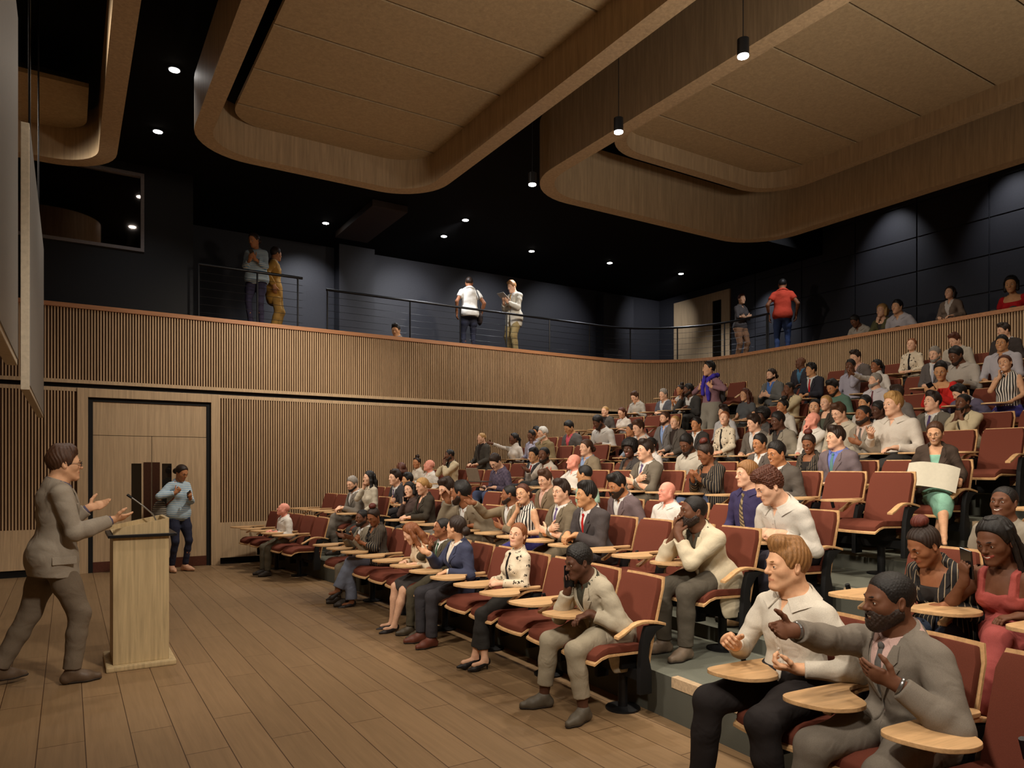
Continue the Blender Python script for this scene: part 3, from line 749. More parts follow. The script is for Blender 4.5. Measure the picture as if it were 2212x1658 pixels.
def head_prims(H, Q, sex, smile=0, fat=0.0):
    X = lambda *p: H+Q@np.array(p, float)
    E = lambda c, r, k=.03, op=1: ell(X(*c), r, Q, k, op)
    C = lambda a, b, ra, rb=None, k=.02, op=1: cap(X(*a), X(*b), ra, rb, k, None, 1, op)
    f = sex == 'f'; jw = .042 if f else .050
    jw += fat*.012; ps = [E((-.012,0,.03),(.099,.076,.088)), E((.020,0,-.03),(.068,.054+fat*.012,.088),.035)]
    for s in (-1,1):
        ps.append(C((-.006,s*jw,-.050),(.062,s*.016,-.100),.023 if f else .027,.018,.03))
        ps.append(E((.048,s*.041,-.024),(.027,.022,.024),.03))
        ps.append(C((.072,s*.040,.018),(.086,s*.012,.016),.009 if f else .0105,.010,.02))
    ps.append(E((.074,0,-.100),(.017 if f else .019,.018 if f else .023,.016),.02))
    ps.append(E((.060,0,-.062),(.032,.034,.027),.02))
    for s in (-1,1):
        ps.append(ell(X(.099,s*.032,.000),(.020,.020,.0135), Q, .012, -1))
        ps.append(E((.0735,s*.0315,-.0005),(.0150,.0165,.0135),.005))
        ps.append(ell(X(.0905,s*.0318,-.0012),(.013,.0128,  .0046 if smile < .6 else .0040), Q@rotx(s*.06), .0025, -1))
    # nose
    n1 = .0095 if f else .0115
    ps += [C((.083,0,.014),(.105,0,-.024),.0065,n1,.014), E((.1045,0,-.0275),(n1,n1*.95,n1*.85),.008)]
    for s in (-1,1): ps.append(E((.095,s*.0105,-.031),(.009,.0065,.0065),.006))
    # mouth
    w = .0225+.007*smile; cz = -.0625+.009*smile
    lp = []
    for s in (-1,1):
        lp.append(C((.0895,s*.003,-.0585),(.0825,s*w,cz),.0058 if f else .005,.0032,.005))
        lp.append(C((.0880,s*.002,-.0685-.001*smile),(.0820,s*w,cz-.001),.0068 if f else .006,.0032,.005))
    ps += lp
    g_ = .0034 if smile > .6 else .0016
    ps.append(C((.0965,-.016,-.0632+.004*smile),(.0965,0,-.0636),g_,g_,.003,-1)); ps.append(C((.0965,0,-.0636),(.0965,.016,-.0632+.004*smile),g_,g_,.003,-1))
    for s in (-1,1):
        R = Q@rotz(s*.35)@roty(-.2)
        ps.append(ell(X(-.012,s*.079,-.006),(.019,.008,.031),R,.008)); ps.append(ell(X(-.006,s*.087,-.002),(.010,.006,.017),R,.006,-1))
    HEAD_LIPS[:] = lp
    return ps
HEAD_LIPS = []
HZ_X = [-.2,-.075,-.045,-.018,.000,.012,.030,.050,.072,.12]
HZ_M = [-.072,-.075,-.055,-.006,.005,-.026,-.012,.040,.068,.078]
HZ_F = [-.09,-.095,-.075,-.026,-.004,-.012,.012,.058,.086,.096]
def hair_prims(style, H, Q):
    X = lambda *p: H+Q@np.array(p, float)
    E = lambda c, r, k=.03: ell(X(*c), r, Q, k)
    C = lambda a, b, ra, rb=None, k=.03, **kw: cap(X(*a), X(*b), ra, rb, k, **kw)
    base = lambda t, u: [E((-.013,0,.031+u*.5),(.099+t,.077+t,.088+t+u))]
    ext = []    # parts not trimmed at the hairline
    if style == 'buzz': b = base(.004,.001)
    elif style == 'short': b = base(.008,.006)+[C((.030,0,.098),(-.04,0,.106),.034,.03)]
    elif style == 'quiff': b = base(.009,.004)+[C((.046,-.028,.112),(.046,.028,.117),.032,.029),C((.05,0,.112),(-.05,0,.112),.036,.03)]
    elif style == 'side': b = base(.011,.008)+[C((.048,-.036,.104),(.042,.040,.110),.028,.030),C((.03,.02,.115),(-.05,.0,.112),.034,.034)]
    elif style == 'curly': b = base(.012,.01)+[C((.06,-.03,.10),(.06,.03,.10),.032),C((.04,0,.118),(-.05,0,.114),.038)]
    elif style == 'tall': b = base(.005,.004)+[C((.045,-.02,.13),(.045,.02,.13),.036),C((.04,0,.125),(-.045,0,.125),.04)]
    elif style == 'afro': b = [E((-.025,0,.055),(.138,.135,.128))]
    elif style in ('bun','lowbun','pony','slick'):
        b = base(.009,.004)
        if style == 'bun': ext = [E((-.045,0,.152),(.050,.053,.040)), C((-.04,0,.11),(-.045,0,.14),.035)]
        if style == 'lowbun': ext = [E((-.125,0,-.025),(.042,.05,.046)), C((-.1,0,0),(-.125,0,-.02),.03)]
        if style == 'pony': ext = chain([X(-.105,0,.03),X(-.135,0,-.02),X(-.125,0,-.12),X(-.11,0,-.22)],[.026,.030,.028,.012],.02)
    elif style == 'bob':
        b = base(.014,.008); 
        for s in (-1,1): ext += [C((-.02,s*.074,.03),(-.005,s*.078,-.085),.032,.026)]
        ext += [C((-.09,-.04,.0),(-.075,.04,-.06),.045,.04), C((-.09,.04,.0),(-.075,-.04,-.06),.045,.04)]
    elif style == 'long':
        b = base(.013,.007)
        for s in (-1,1): ext += chain([X(-.01,s*.073,.04),X(-.012,s*.084,-.06),X(-.01,s*.088,-.17),X(.0,s*.085,-.27)],[.03,.030,.032,.02],.025)
        for y in (-.05,0,.05): ext += chain([X(-.085,y,.03),X(-.105,y*1.1,-.08),X(-.10,y*1.3,-.19),X(-.095,y*1.3,-.27)],[.035,.036,.036,.02],.03)
    elif style == 'longback':
        b = base(.012,.007)
        for y in (-.05,0,.05): ext += chain([X(-.07,y,.03),X(-.09,y*1.2,-.07),X(-.085,y*1.3,-.15)],[.035,.036,.018],.03)
    elif style == 'braids':
        b = base(.012,.006)
        for k in range(13):
            a = -1.9+3.8*k/12; y0 = math.sin(a)*.08; x0 = -.02-.085*max(0,math.cos(a))+ (.02 if abs(a) > 1.5 else 0)
            ext += chain([X(.03-.02*abs(a),y0*.35,.128),X(x0*.7,y0,.07),X(x0-.015,y0*1.15,-.05),X(x0-.02,y0*1.2,-.16),X(x0-.01,y0*1.2,-.27)],[.010,.0125,.0125,.0115,.006],.004)
    else: b = []
    return b, ext
def sines(P, amp, fx, fz, seed=0.0):
    """combed strands: ridges running front to back and down, or all-round curls when fz is high"""
    x, y, z = P[:,0], P[:,1], P[:,2]
    if fz > 150: return amp*.5*(np.sin(x*fx+1.7*np.sin(z*fz+seed)+seed)+np.sin(y*fx*1.13+1.5*np.sin(z*fz*.8+2+seed)))
    w = 1.3*np.sin(x*38+z*30+seed)+.8*np.sin(z*55-x*20+2*seed)
    return amp*.6*(np.sin(y*fx+w)*np.clip(1-np.abs(y)/.085,0,1)+np.sin(x*fx*.8+z*70+w)*np.clip(np.abs(y)/.06-.3,0,1)*.9)
def eye_mesh(H, Q, mats, gaze=(1,0,0), r=.0128, lid=0):
    V = []; F = []; MI = []
    for s in (-1,1):
        c = H+Q@np.array((.0742,s*.0315,-.001)); g = unit(Q@np.array(gaze,float)); u = unit(np.cross(g,(0,0,1))); w = np.cross(u,g)
        rings = [0,.26,.5,.85,1.25,1.6]; o = len(V); V.append(c+g*r); n = 12
        for a in rings[1:]:
            for k in range(n): t = 2*PI*k/n; V.append(c+(g*math.cos(a)+(u*math.cos(t)+w*math.sin(t))*math.sin(a))*r)
        for k in range(n): F.append((o,o+1+k,o+1+(k+1)%n)); MI.append(1)
        for q in range(len(rings)-2):
            for k in range(n):
                F.append((o+1+q*n+k,o+1+(q+1)*n+k,o+1+(q+1)*n+(k+1)%n,o+1+q*n+(k+1)%n)); MI.append(1 if q < 1 else 0)
    me = bpy.data.meshes.new('eyes'); me.from_pydata([tuple(v) for v in V],[],F)
    for m in mats: me.materials.append(m)
    me.polygons.foreach_set('material_index', MI); me.polygons.foreach_set('use_smooth',[True]*len(F)); return me
def dressed(ps, sl, h, fns, slf):
    """a garment: trunk field trimmed by fns, sleeves trimmed on their own, then joined"""
    if not sl: return field_mesh(ps, h, fns)
    l, u = pbounds(ps+sl, .012+2*h)
    g = Grid(l, u, h).add(ps)
    for fn in fns: g.apply(fn)
    g2 = Grid(l, u, h).add(sl)
    for fn in slf: g2.apply(fn)
    g.D = smin(g.D, g2.D, .022); return g.nets()
# ---- arm presets: palm point, finger direction, palm normal, curl, splay, elbow pole.  g = +1 left, -1 right
def arm_preset(kind, g, J):
    P, H, Q, T, N = J['P'], J['H'], J['Q'], J['T'], J['N']
    tp = lambda *q: J['P']+T@np.array(q,float); hp = lambda *q: H+Q@np.array(q,float); hd = lambda *q: Q@np.array(q,float)
    out = A3(-.35, g*.5, -.85)
    if kind == 'lap': return P+A3(.27,g*.085,.135), A3(.8,-g*.5,-.12), A3(0,0,-1), .4, .05, out
    if kind == 'thigh': return P+A3(.32,g*.115,.135), A3(.9,-g*.1,-.25), A3(0,0,-1), .35, .08, out
    if kind == 'clasp': return P+A3(.28,g*.030,.165), A3(.62,-g*.75,-.1), A3(-.2,-g*.7,-.6), .75, .02, out
    if kind == 'desk': return P+A3(.33,g*.10,.155), A3(.8,-g*.55,-.05), A3(0,0,-1), .35, .06, out
    if kind == 'deskfar': return P+A3(.40,g*.05,.17), A3(.8,-g*.55,-.05), A3(0,-g*.2,-1), .7, .03, out
    if kind == 'knee': return P+A3(.37,g*.03,.19), A3(.7,-g*.55,-.35), A3(0,0,-1), .5, .03, out
    if kind == 'fold': return tp(.215,-g*.10,.25 if g < 0 else .215), T@A3(.25,-g*.9,.25), T@A3(-.9,-g*.1,0), .35, .03, T@A3(-.1,g*.9,-.6)
    if kind == 'chin': return hp(.092,g*.012,-.150), hd(.15,-g*.35,.9), hd(-1,0,.1), 1.15, .0, A3(.45,g*.35,-1)
    if kind == 'cheek': return hp(.072,g*.072,-.112), hd(-.1,-g*.1,1), hd(-.15,-g*1,.1), .75, .02, A3(.5,g*.35,-1)
    if kind == 'mouth': return hp(.125,g*.014,-.105), hd(-.1,-g*.25,1), hd(-.55,-g*.75,0), .25, .0, A3(.35,g*.45,-1)
    if kind == 'phoneear': return hp(.082,g*.078,-.122), hd(-.25,g*.05,1), hd(0,-g*1,0), .95, .02, A3(.45,g*.25,-1)
    if kind == 'look': return P+A3(.31,g*.035,.34), A3(.55,-g*.25,.75), A3(-.7,-g*.25,.6), .8, .02, out
    if kind == 'look1': return P+A3(.33,-g*.01,.30), A3(.6,-g*.45,.55), A3(-.55,-g*.45,.6), .9, .02, out
    if kind == 'gest': return P+A3(.38,g*.17,.34), A3(.85,g*.12,.35), A3(0,-g*.75,.65), .22, .12, out
    if kind == 'gestin': return tp(.28,g*.03,.28), T@A3(.3,-g*.85,.35), A3(-.8,-g*.2,.2), .25, .10, out
    if kind == 'reach': return P+A3(.60,g*.20,.52), A3(1,g*.05,.15), A3(0,-g*.9,.35), .15, .16, A3(-.1,g*.5,-1)
    if kind == 'raise': return P+A3(.34,g*.28,.44), A3(.5,g*.1,.85), A3(.4,-g*.7,.1), .5, .05, A3(0,g*.6,-1)
    if kind == 'lapel': return tp(.15,g*.09,.40), T@A3(.35,-g*.6,.65), T@A3(-.9,0,0), 1.1, .0, A3(-.1,g*1,-.5)
    if kind == 'down': return P+A3(.05,g*.27,-.06), A3(.12,-g*.03,-1), A3(-.1,-g*1,0), .4, .04, A3(-.7,g*.5,0)
    if kind == 'hold': return P+A3(.30,g*.10,.30), A3(.8,-g*.45,.25), A3(0,-g*.5,.85), .6, .03, out
    return kind      # explicit tuple
def solve_pose(o):
    """joints in the person's own frame (x forward, y left, z up, metres before scaling)"""
    J = {}; sit = o['sit']; ts = o['ts']; lean = math.radians(o['lean']); g = 0.
    P = A3(*o['pelvis']); J['P'] = P
    T = rotz(math.radians(o['twist']))@roty(lean)@rotx(math.radians(o['side'])); J['T'] = T
    # spine curves: the upper half bends a little more than the lower
    up = .52*ts; f = o['sex'] == 'f'
    N = P+T@A3(-.012,0,up); J['N'] = N
    Q = rotz(o['hyaw'])@roty(math.radians(o['hpitch']))@rotx(math.radians(o['hroll'])); J['Q'] = Q
    H = N+T@A3(.018,0,.060)+Q@A3(.020,0,.095); J['H'] = H
    sw = .143 if f else .166
    sw *= o['wide']
    for s in (1,-1):
        J['S%+d'%s] = P+T@A3(-.005,s*sw,up-.068+o['shrug']*.01)
        J['hip%+d'%s] = P+A3(0,s*.088,0)
    return J
def build_person(o):
    J = solve_pose(o); P,T,N,H,Q = (J[k] for k in 'PTNHQ')
    f = o['sex'] == 'f'; h = o['h']; ts = o['ts']; wd = o['wide']; fat = o['fat']
    tp = lambda *q: P+T@np.array((q[0],q[1],q[2]*ts),float)
    # ---------- torso
    kt = .06
    torso = [ell(P+T@A3(-.01,0,.03),(.118,.168 if f else .160,.125),T,kt),
             cap(tp(-.0,-.055,.10),tp(-.0,-.050,.25),.095+fat*.02,.092,kt,T[:,0],1.08), cap(tp(-.0,.055,.10),tp(-.0,.050,.25),.095+fat*.02,.092,kt,T[:,0],1.08),
             ell(tp(.0,0,.355),(.112+fat*.01,(.142 if f else .162)*wd,.155*ts),T,kt),
             cap(J['S+1']*.86+J['S-1']*.14,J['S-1']*.86+J['S+1']*.14,.054,None,.05),
             cap(tp(-.03,0,.44),tp(-.012,0,.545),.085,.058,.05)]
    if fat > .5: torso.append(ell(tp(.05,0,.16),(.115,.15,.13),T,kt))
    if f:
        for s in (-1,1): torso.append(ell(tp(.078,s*.068,.315),(.056,.058,.060),T,.03))
    neck = [cap(N+T@A3(-.005,0,-.03),H+Q@A3(-.028,0,-.055),.056 if not f else .047,.053 if not f else .045,.03)]
    if not f: neck += [cap(N+T@A3(-.02,s*.02,-.0),tp(-.01,s*.115,.475),.045,.04,.04) for s in (-1,1)]
    # ---------- arms
    arms = {}; hands = {}; wr = {}
    for s in (1,-1):
        S0 = J['S%+d'%s]; a = arm_preset(o['arms'][0 if s > 0 else 1], s, J)
        pal, fd, nd, curl, splay, pole = a[:6]; fd = unit(fd); pal = np.asarray(pal,float)
        l1, l2 = (.265,.245) if f else (.285,.260)
        l1 *= o['armk']; l2 *= o['armk']
        el, w = ik(S0, pal-fd*.065, l1, l2, pole)
        ra = .040 if f else .048; rb = .034 if f else .040; rc = .024 if f else .028
        ra *= wd; rb *= wd
        arms[s] = [cap(S0,S0+(el-S0)*.35,.055*(.86 if f else 1)*wd,ra,.035), cap(S0+(el-S0)*.3,el,ra,rb,.02), cap(el,el+(w-el)*.3,rb,rb*.98,.02), cap(el+(w-el)*.3,w,rb*.98,rc,.02)]
        hands[s] = hand_prims(w, fd, np.asarray(nd,float), s, curl, splay, a[6] if len(a) > 6 else .5, .92 if f else 1.0)
        wr[s] = (S0, el, w)
        J['hand%+d'%s] = w+fd*.07; J['fd%+d'%s] = fd; J['nd%+d'%s] = unit(np.asarray(nd,float)-fd*(np.asarray(nd,float)@fd)); J['w%+d'%s] = w
    # ---------- legs
    legs = {}; feet = {}; ank = {}
    for s in (1,-1):
        hp_ = J['hip%+d'%s]; lg = o['legs'][0 if s > 0 else 1]
        at, toe, pole = np.array(lg[0],float), unit(lg[1]), np.array(lg[2] if len(lg) > 2 else (1,s*.12,.6),float)
        kn, an = ik(hp_, at, .43*o['legk'], .42*o['legk'], pole)
        r0, r1, r2 = (.088,.062,.036) if not f else (.086,.058,.033)
        legs[s] = [cap(hp_+A3(0,0,-.0),hp_+(kn-hp_)*.5,r0,(r0+r1)/2+.004,.05), cap(hp_+(kn-hp_)*.5,kn,(r0+r1)/2+.004,r1*.95,.03),
                   cap(kn,kn+(an-kn)*.35,r1*.92,r1*.92,.03), cap(kn+(an-kn)*.35,an,r1*.92,r2,.02)]
        feet[s] = (an, toe); ank[s] = (kn, an)
    pel = [ell(P+A3(-.02,0,.0),(.125,.172,.115),None,.06)]
    hprims = head_prims(H, Q, o['sex'], o['smile'], fat); o['_lips'] = list(HEAD_LIPS)
    # ---------- body (one surface, finer at the head and the hands)
    allp = torso+pel+neck+arms[1]+arms[-1]+legs[1]+legs[-1]; assert len(arms[1]) == 4 and len(legs[1]) == 4
    for s in (1,-1):
        an, toe = feet[s]; side = unit(np.cross((0,0,1),toe)) if abs(toe[2]) < .95 else A3(0,s,0)
        allp += [cap(an,an-toe*.03+A3(0,0,-.035),.034,.030,.02), cap(an-toe*.02+A3(0,0,-.04),an+toe*.13+A3(0,0,-.045 if toe[2] > -.3 else 0),.030,.024,.02)]
    hb = max(h*3.2, .014)
    covl = o['bottom'][0] in ('trousers','jeans','wide'); long_ = o['top'][0] not in ('tee','polo','sleeveless','cami')
    cov = infl(torso+pel, -.010 if o['top'][0] != 'cami' and not (o['under'] and o['under'][0] == 'scoop') else -.003)
    for s in (1,-1): cov += infl(legs[s][:3], -.012)+legs[s][3:] if covl else legs[s]
    for s in (1,-1): cov += infl(arms[s][:3], -.007)+arms[s][3:] if long_ else arms[s]
    cov += neck+allp[len(torso+pel+neck)+16:]
    parts = []; full = allp+hprims+hands[1]+hands[-1]
    regions = []
    reg_h = (H-.165, H+.15); hh = h*o['hk']
    regions.append((reg_h[0], reg_h[1], hh, hprims+neck+torso[-1:]+torso[4:5]))
    for s in (1,-1):
        b = pbounds(hands[s], .006); regions.append((b[0], b[1], min(h, .008) if h > .004 else h*.9, hands[s]+arms[s][-1:]))
    V, Qd = field_mesh(cov+infl(hprims[:2],-.006)+[p for s in (1,-1) for p in hands[s][:2]], hb)
    cen = V[Qd].mean(1); keep = np.ones(len(Qd), bool)
    for lo, hi, _, _p in regions:
        m = hb*.6; keep &= ~((cen > lo+m) & (cen < hi-m)).all(1)
    parts.append((V, Qd[keep])); nb = keep.sum()
    for lo, hi, rh, ps in regions:
        g = Grid(lo, hi, rh).add(ps); parts.append(g.nets())
    V, Qd = join_np(parts)
    cen = V[Qd].mean(1); ql = (cen-H)@Q; mi = np.zeros(len(Qd), np.int32)
    nr = np.where((np.abs(ql) < .13).all(1))[0]; mi[nr[feval(o['_lips'], cen[nr]) < .0022]] = 1
    mats = [skin_mat(o['skin']), lip_mat(o['skin'], f and o['lips'])]
    if o['smile'] > .6:
        tm = (np.abs(ql[:,1]) < .017) & (ql[:,0] > .074) & (np.abs(ql[:,2]+.0632-.2*np.abs(ql[:,1])) < .0030); mi[tm] = 2; mats.append(M['teeth'])
    root = link(bpy.data.objects.new('person', np_mesh('person', V, Qd, mats, mi)))
    def child(name, V, Q_, mat, label=None):
        if len(Q_) == 0: return None
        c = link(bpy.data.objects.new(name, np_mesh(name, V, Q_, mat)), root)
        if label: c['label'] = label
        return c
    def child_me(name, me, par=None):
        return link(bpy.data.objects.new(name, me), par or root)
    # ---------- face parts
    if h < .0125:
        child_me('eyes', eye_mesh(H, Q, [M['eyewhite'], M['iris']], o['gaze']))
        if o['lidded']:
            pass
    hc = o['hair'][1]
    bc = 'dark' if hc in ('grey','white','black') else hc
    brow = []
    X = lambda *p: H+Q@np.array(p,float)
    for s in (-1,1): brow += chain([X(.0945,s*.013,.0215),X(.0885,s*.031,.0260),X(.0715,s*.049,.0180)],[.0036,.0040,.0024],.004)
    V, q = field_mesh(brow, max(.0022, h*.55)); child('eyebrows', V, q, hair_mat(bc))
    # ---------- hair
    st = o['hair'][0]
    if st not in ('bald',):
        b, ext = hair_prims(st, H, Q)
        hz = HZ_F if f else HZ_M
        amp = {'curly':.006,'afro':.006,'buzz':.0008,'short':.0016,'braids':.002}.get(st, .0030); fx, fz = {'curly':(330,330),'afro':(330,330),'buzz':(420,400),'short':(300,260)}.get(st, (330,40))
        up_off = {'afro':.0}.get(st, 0)
        if st == 'afro': hz = [-.10,-.10,-.09,-.06,-.05,-.05,-.02,.02,.05,.06]
        hair_h = max(.0026, h*.95)
        def trim(D, Pp):
            q = (Pp-H.astype(F32))@Q.astype(F32)
            zl = np.interp(q[:,0], HZ_X, hz).astype(F32)
            D = D+sines(q, amp, fx, fz, o['seed'])+.0065*np.exp(-np.maximum(q[:,2]-zl,0)/.016)*(st not in ('afro','bob'))
            return np.maximum(D, (zl-q[:,2])*.8)
        def rough(D, Pp):
            q = (Pp-H.astype(F32))@Q.astype(F32); return D+sines(q, amp, fx, fz, o['seed'])
        pr = [field_mesh(b, hair_h, (trim,))]
        if ext:
            def extrim(D, Pp):   # keep loose hair off the face
                q = (Pp-H.astype(F32))@Q.astype(F32); return np.maximum(D+sines(q, amp, fx, fz, o['seed']), np.minimum(q[:,0]-.035, 9))
            pr.append(field_mesh(ext, hair_h if st != 'braids' else max(.003,h*.9), (extrim,)))
        V, q = join_np(pr); ho = child('hair', V, q, hair_mat(hc))
        if st == 'bun' and o.get('bunc'):
            V, q = field_mesh(infl(ext[:1], .0025), hair_h, (rough,)); child('hair_bun', V, q, hair_mat(o['bunc']))
    if o['beard']:
        thick = .0065 if o['beard'] == 'full' else .004 if o['beard'] == 'short' else .002
        bp = infl([hprims[1],hprims[2],hprims[5],hprims[8],hprims[9]], thick, .03)
        bp += [cap(X(.0900,-.004,-.049),X(.080,-.025,-.060),.0055+thick*.3,.004,.006), cap(X(.0900,.004,-.049),X(.080,.025,-.060),.0055+thick*.3,.004,.006)] if o['h'] < .0062 else []
        def bt(D, Pp):
            q = (Pp-H.astype(F32))@Q.astype(F32)
            zt = np.interp(q[:,0], [-.03,-.012,.006,.03,.055,.075,.086,.12],[-.06,.0,.01,-.022,-.045,-.048,-.036,-.036] if o['h'] < .0062 else [-.06,-.0,.006,-.030,-.066,-.075,-.076,-.076])
            D = np.maximum(D, q[:,2]-zt); D = np.maximum(D, -.022-q[:,0])
            lip = np.maximum(np.abs(q[:,1])-.022, np.maximum(np.abs(q[:,2]+.0640)-.0100, .05-q[:,0]))
            return np.maximum(D, -lip)+sines(q, .0012, 400, 300)
        V, q = field_mesh(bp, max(.0026, h*.8), (bt,)); child('beard', V, q, hair_mat(o['beardc'] or bc))
    # ---------- clothes
    ch = o['ch']
    def wristcut(s, back, flare=None):
        S0, el, w = wr[s]; d = unit(w-el); p0 = w-d*back
        def fn(D, Pp):
            q = Pp-w.astype(F32); near = (np.einsum('ij,ij->i',q,q) < .022) & ((Pp-p0.astype(F32))@d.astype(F32) > -.12)
            return np.where(near, np.maximum(D, (Pp-p0.astype(F32))@d.astype(F32)), D)
        return fn
    Tf = T.astype(F32); Pf = P.astype(F32); Nf = N.astype(F32)
    tq = lambda Pp: (Pp-Pf)@Tf
    def collar_cut(dz, slope):
        def fn(D, Pp):
            q = tq(Pp); return np.maximum(D, q[:,2]-(.52*ts+dz)+slope*q[:,0])
        return fn
    def hem_cut(z):
        def fn(D, Pp):
            q = tq(Pp); return np.maximum(D, z-q[:,2])
        return fn
    def wrink(amp, fr=34):
        def fn(D, Pp): 
            return D+amp*np.sin(Pp[:,0]*fr+1.3*np.sin(Pp[:,2]*fr*.8+o['seed']))*np.sin(Pp[:,2]*fr*1.15+1.7*np.sin(Pp[:,1]*fr*.7+o['seed']*2))
        return fn
    core = torso+pel[:1]
    def sleeves(off, frac=1.0, cuff=0):
        out = []
        for s in (1,-1):
            a = infl(arms[s], off)
            if cuff:
                S0, el, w = wr[s]; a[3][4] += cuff; a[2][3] += cuff*.6; a[2][4] += cuff*.6; a[3][3] += cuff*.6
            if frac < .35: a = a[:1]; 
            elif frac < .6: a = a[:2]
            out += a
        return out
    def shorts(s_frac):
        fns = []
        for s in (1,-1):
            S0, el, w = wr[s]; d = unit(el-S0); p0 = S0+(el-S0)*s_frac; c = S0+(el-S0)*.8
            def fn(D, Pp, c=c, d=d, p0=p0):
                q = Pp-c.astype(F32); near = np.einsum('ij,ij->i',q,q) < .03
                side = (Pp-p0.astype(F32))@d.astype(F32)
                return np.where(near & (side > -.08), np.maximum(D, side), D)
            fns.append(fn)
        return fns
    top = o['top']; kind = top[0]; tm = top[1]
    under = o['under']; sleeved = kind
    outer = kind in ('jacket','blazer')
    inner = under if outer else top
    ik_, im = inner[0], inner[1]
    bare = False
    # inner garment
    if ik_ in ('shirt','blouse','tee','polo','turtle','sweater','scoop','sleeveless','cami'):
        off = {'sweater':.014,'blouse':.011}.get(ik_, .008)
        ps = infl(core, off); fns = [wrink(.0022 if ik_ != 'turtle' else .001)]; sl_ = []; slf = []
        if ik_ in ('tee','polo','sweater') and not o['sit']: ps += infl(torso[:3]+pel, .016)
        if ik_ in ('tee','polo'): sl_ = infl(arms[1][:2]+arms[-1][:2], off+.006); slf = shorts(.55)
        elif ik_ in ('sleeveless','cami'): pass
        elif outer: pass
        else: sl_ = sleeves(off, 1, .006 if ik_ in ('blouse',) else .002); slf = [wrink(.002), wristcut(1,o['cuff']), wristcut(-1,o['cuff'])]
        if ik_ == 'turtle': ps += infl(neck[:1], .008); fns.append(lambda D, Pp: np.maximum(D, ((Pp-(N+T@A3(0,0,.075)).astype(F32))@Tf)[:,2]))
        elif ik_ in ('scoop','cami'):
            fns.append(collar_cut(-.10 if ik_ == 'scoop' else -.115, .0))
            if ik_ == 'cami':
                for s in (1,-1): ps += infl(chain([tp(.10,s*.075,.36),tp(.055,s*.09,.47),tp(-.07,s*.085,.45)],[.024,.02,.024],.01),.012)
                fns[-1] = (lambda D, Pp: np.where(np.abs(np.abs(tq(Pp)[:,1])-.085) < .022, np.maximum(D, tq(Pp)[:,2]-.51*ts), np.maximum(D, np.minimum(tq(Pp)[:,2]-(.375*ts-.3*np.abs(np.abs(tq(Pp)[:,1])-.05)), 9))))
        elif ik_ == 'sweater': ps += infl(neck[1:], off); fns.append(collar_cut(.018, .55))
        else: ps += infl(neck[1:], off); fns.append(collar_cut(.028, .50))
        if ik_ in ('shirt','polo','blouse','sleeveless') and not o['tie'] and o['openv']:
            def opv(D, Pp):
                q = tq(Pp); zz = q[:,2]/ts; w = np.interp(zz, [.42,.44,.53], [0,.004,.034])
                return np.maximum(D, -np.maximum(np.maximum(np.abs(q[:,1])-w, .02-q[:,0]), .42-zz))
            fns.append(opv)
        if not outer: fns.append(hem_cut(o['hem']))
        else: fns.append(hem_cut(.0))
        if ik_ in ('sleeveless',):
            def armhole(D, Pp):
                q = tq(Pp); return np.maximum(D, np.abs(q[:,1])-(.155*wd))
            fns.append(armhole)
        V, q = dressed(ps, sl_, ch, fns, slf)
        nm = {'turtle':'turtleneck','tee':'t_shirt','scoop':'top','cami':'top','sleeveless':'blouse','polo':'polo_shirt'}.get(ik_, ik_)
        so = child(nm, V, q, im)
        if ik_ in ('shirt','polo','blouse','sleeveless') and o['collar']:
            cp = []; cf_ = infl(core, .008)+infl(neck, .008); rad = .057 if not f else .050
            def nb_(*p):
                p = N+T@np.array(p,float); ax = N+T@A3(-.012,0,0); dv = (p-ax); dv = unit(dv-T[:,2]*(dv@T[:,2]))
                for _ in range(5): p = p+dv*float(np.clip(.0045-feval(cf_, p[None])[0], -.004, .03))
                return p
            ax0 = N+T@A3(-.012,0,0); mbc = MB()
            for s in (1,-1):
                rows = []
                for t in range(11):
                    a = PI-(PI-.30)*t/10; u = t/10
                    ca, sa = math.cos(a), math.sin(a)*s
                    zt = .056-.058*u**1.5; top_ = nb_(-.012+rad*1.05*ca, rad*sa, zt)
                    spread = .25*max(0,u-.55)/.45
                    a2 = a+spread; zb = zt-.030-.022*max(0,(u-.6)/.4)
                    bot_ = nb_(-.012+(rad+.02)*math.cos(a2), (rad+.02)*math.sin(a2)*s, zb)
                    d_ = unit(bot_-ax0-T[:,2]*((bot_-ax0)@T[:,2])); rows.append((top_-d_*.003, top_+T[:,2]*.006+d_*.002, bot_+d_*(-.005 if outer else .006), bot_-d_*(.010 if outer else -.001)))
                n_ = len(rows); V_ = [p for r_ in rows for p in r_]
                F_ = [(i*4+k,i*4+(k+1)%4,i*4+4+(k+1)%4,i*4+4+k) for i in range(n_-1) for k in range(4)]+[(0,1,2,3),tuple((n_-1)*4+k for k in (3,2,1,0))]
                mbc.add(V_, F_)
            mbc.build('collar', o['collarm'] or im, root, smooth=True)
    shirt_field = infl(core, .008)
    if not outer and ik_ == 'shirt' and o['h'] < .0055 and not o['tie']:
        zs_ = np.linspace(.425,.02,12); pf = infl(core, .008); d_ = -T[:,0]; pb = MB(); rows_ = []
        for yy in (-.016,.016):
            pp_ = np.stack([tp(.34,yy,z) for z in zs_]); t_ = np.zeros(len(pp_))
            for _ in range(30): t_ += np.clip(feval(pf, pp_+t_[:,None]*d_)-.001, -.01, .06)
            rows_.append(pp_+t_[:,None]*d_)
        V_ = []
        for i in range(12): V_ += [rows_[0][i],rows_[0][i]+T[:,0]*.004,rows_[1][i]+T[:,0]*.004,rows_[1][i]]
        pb.add(V_, [(i*4+k,i*4+k+1,i*4+5+k,i*4+4+k) for i in range(11) for k in range(3)])
        pl = pb.build('placket', im, so, smooth=True)
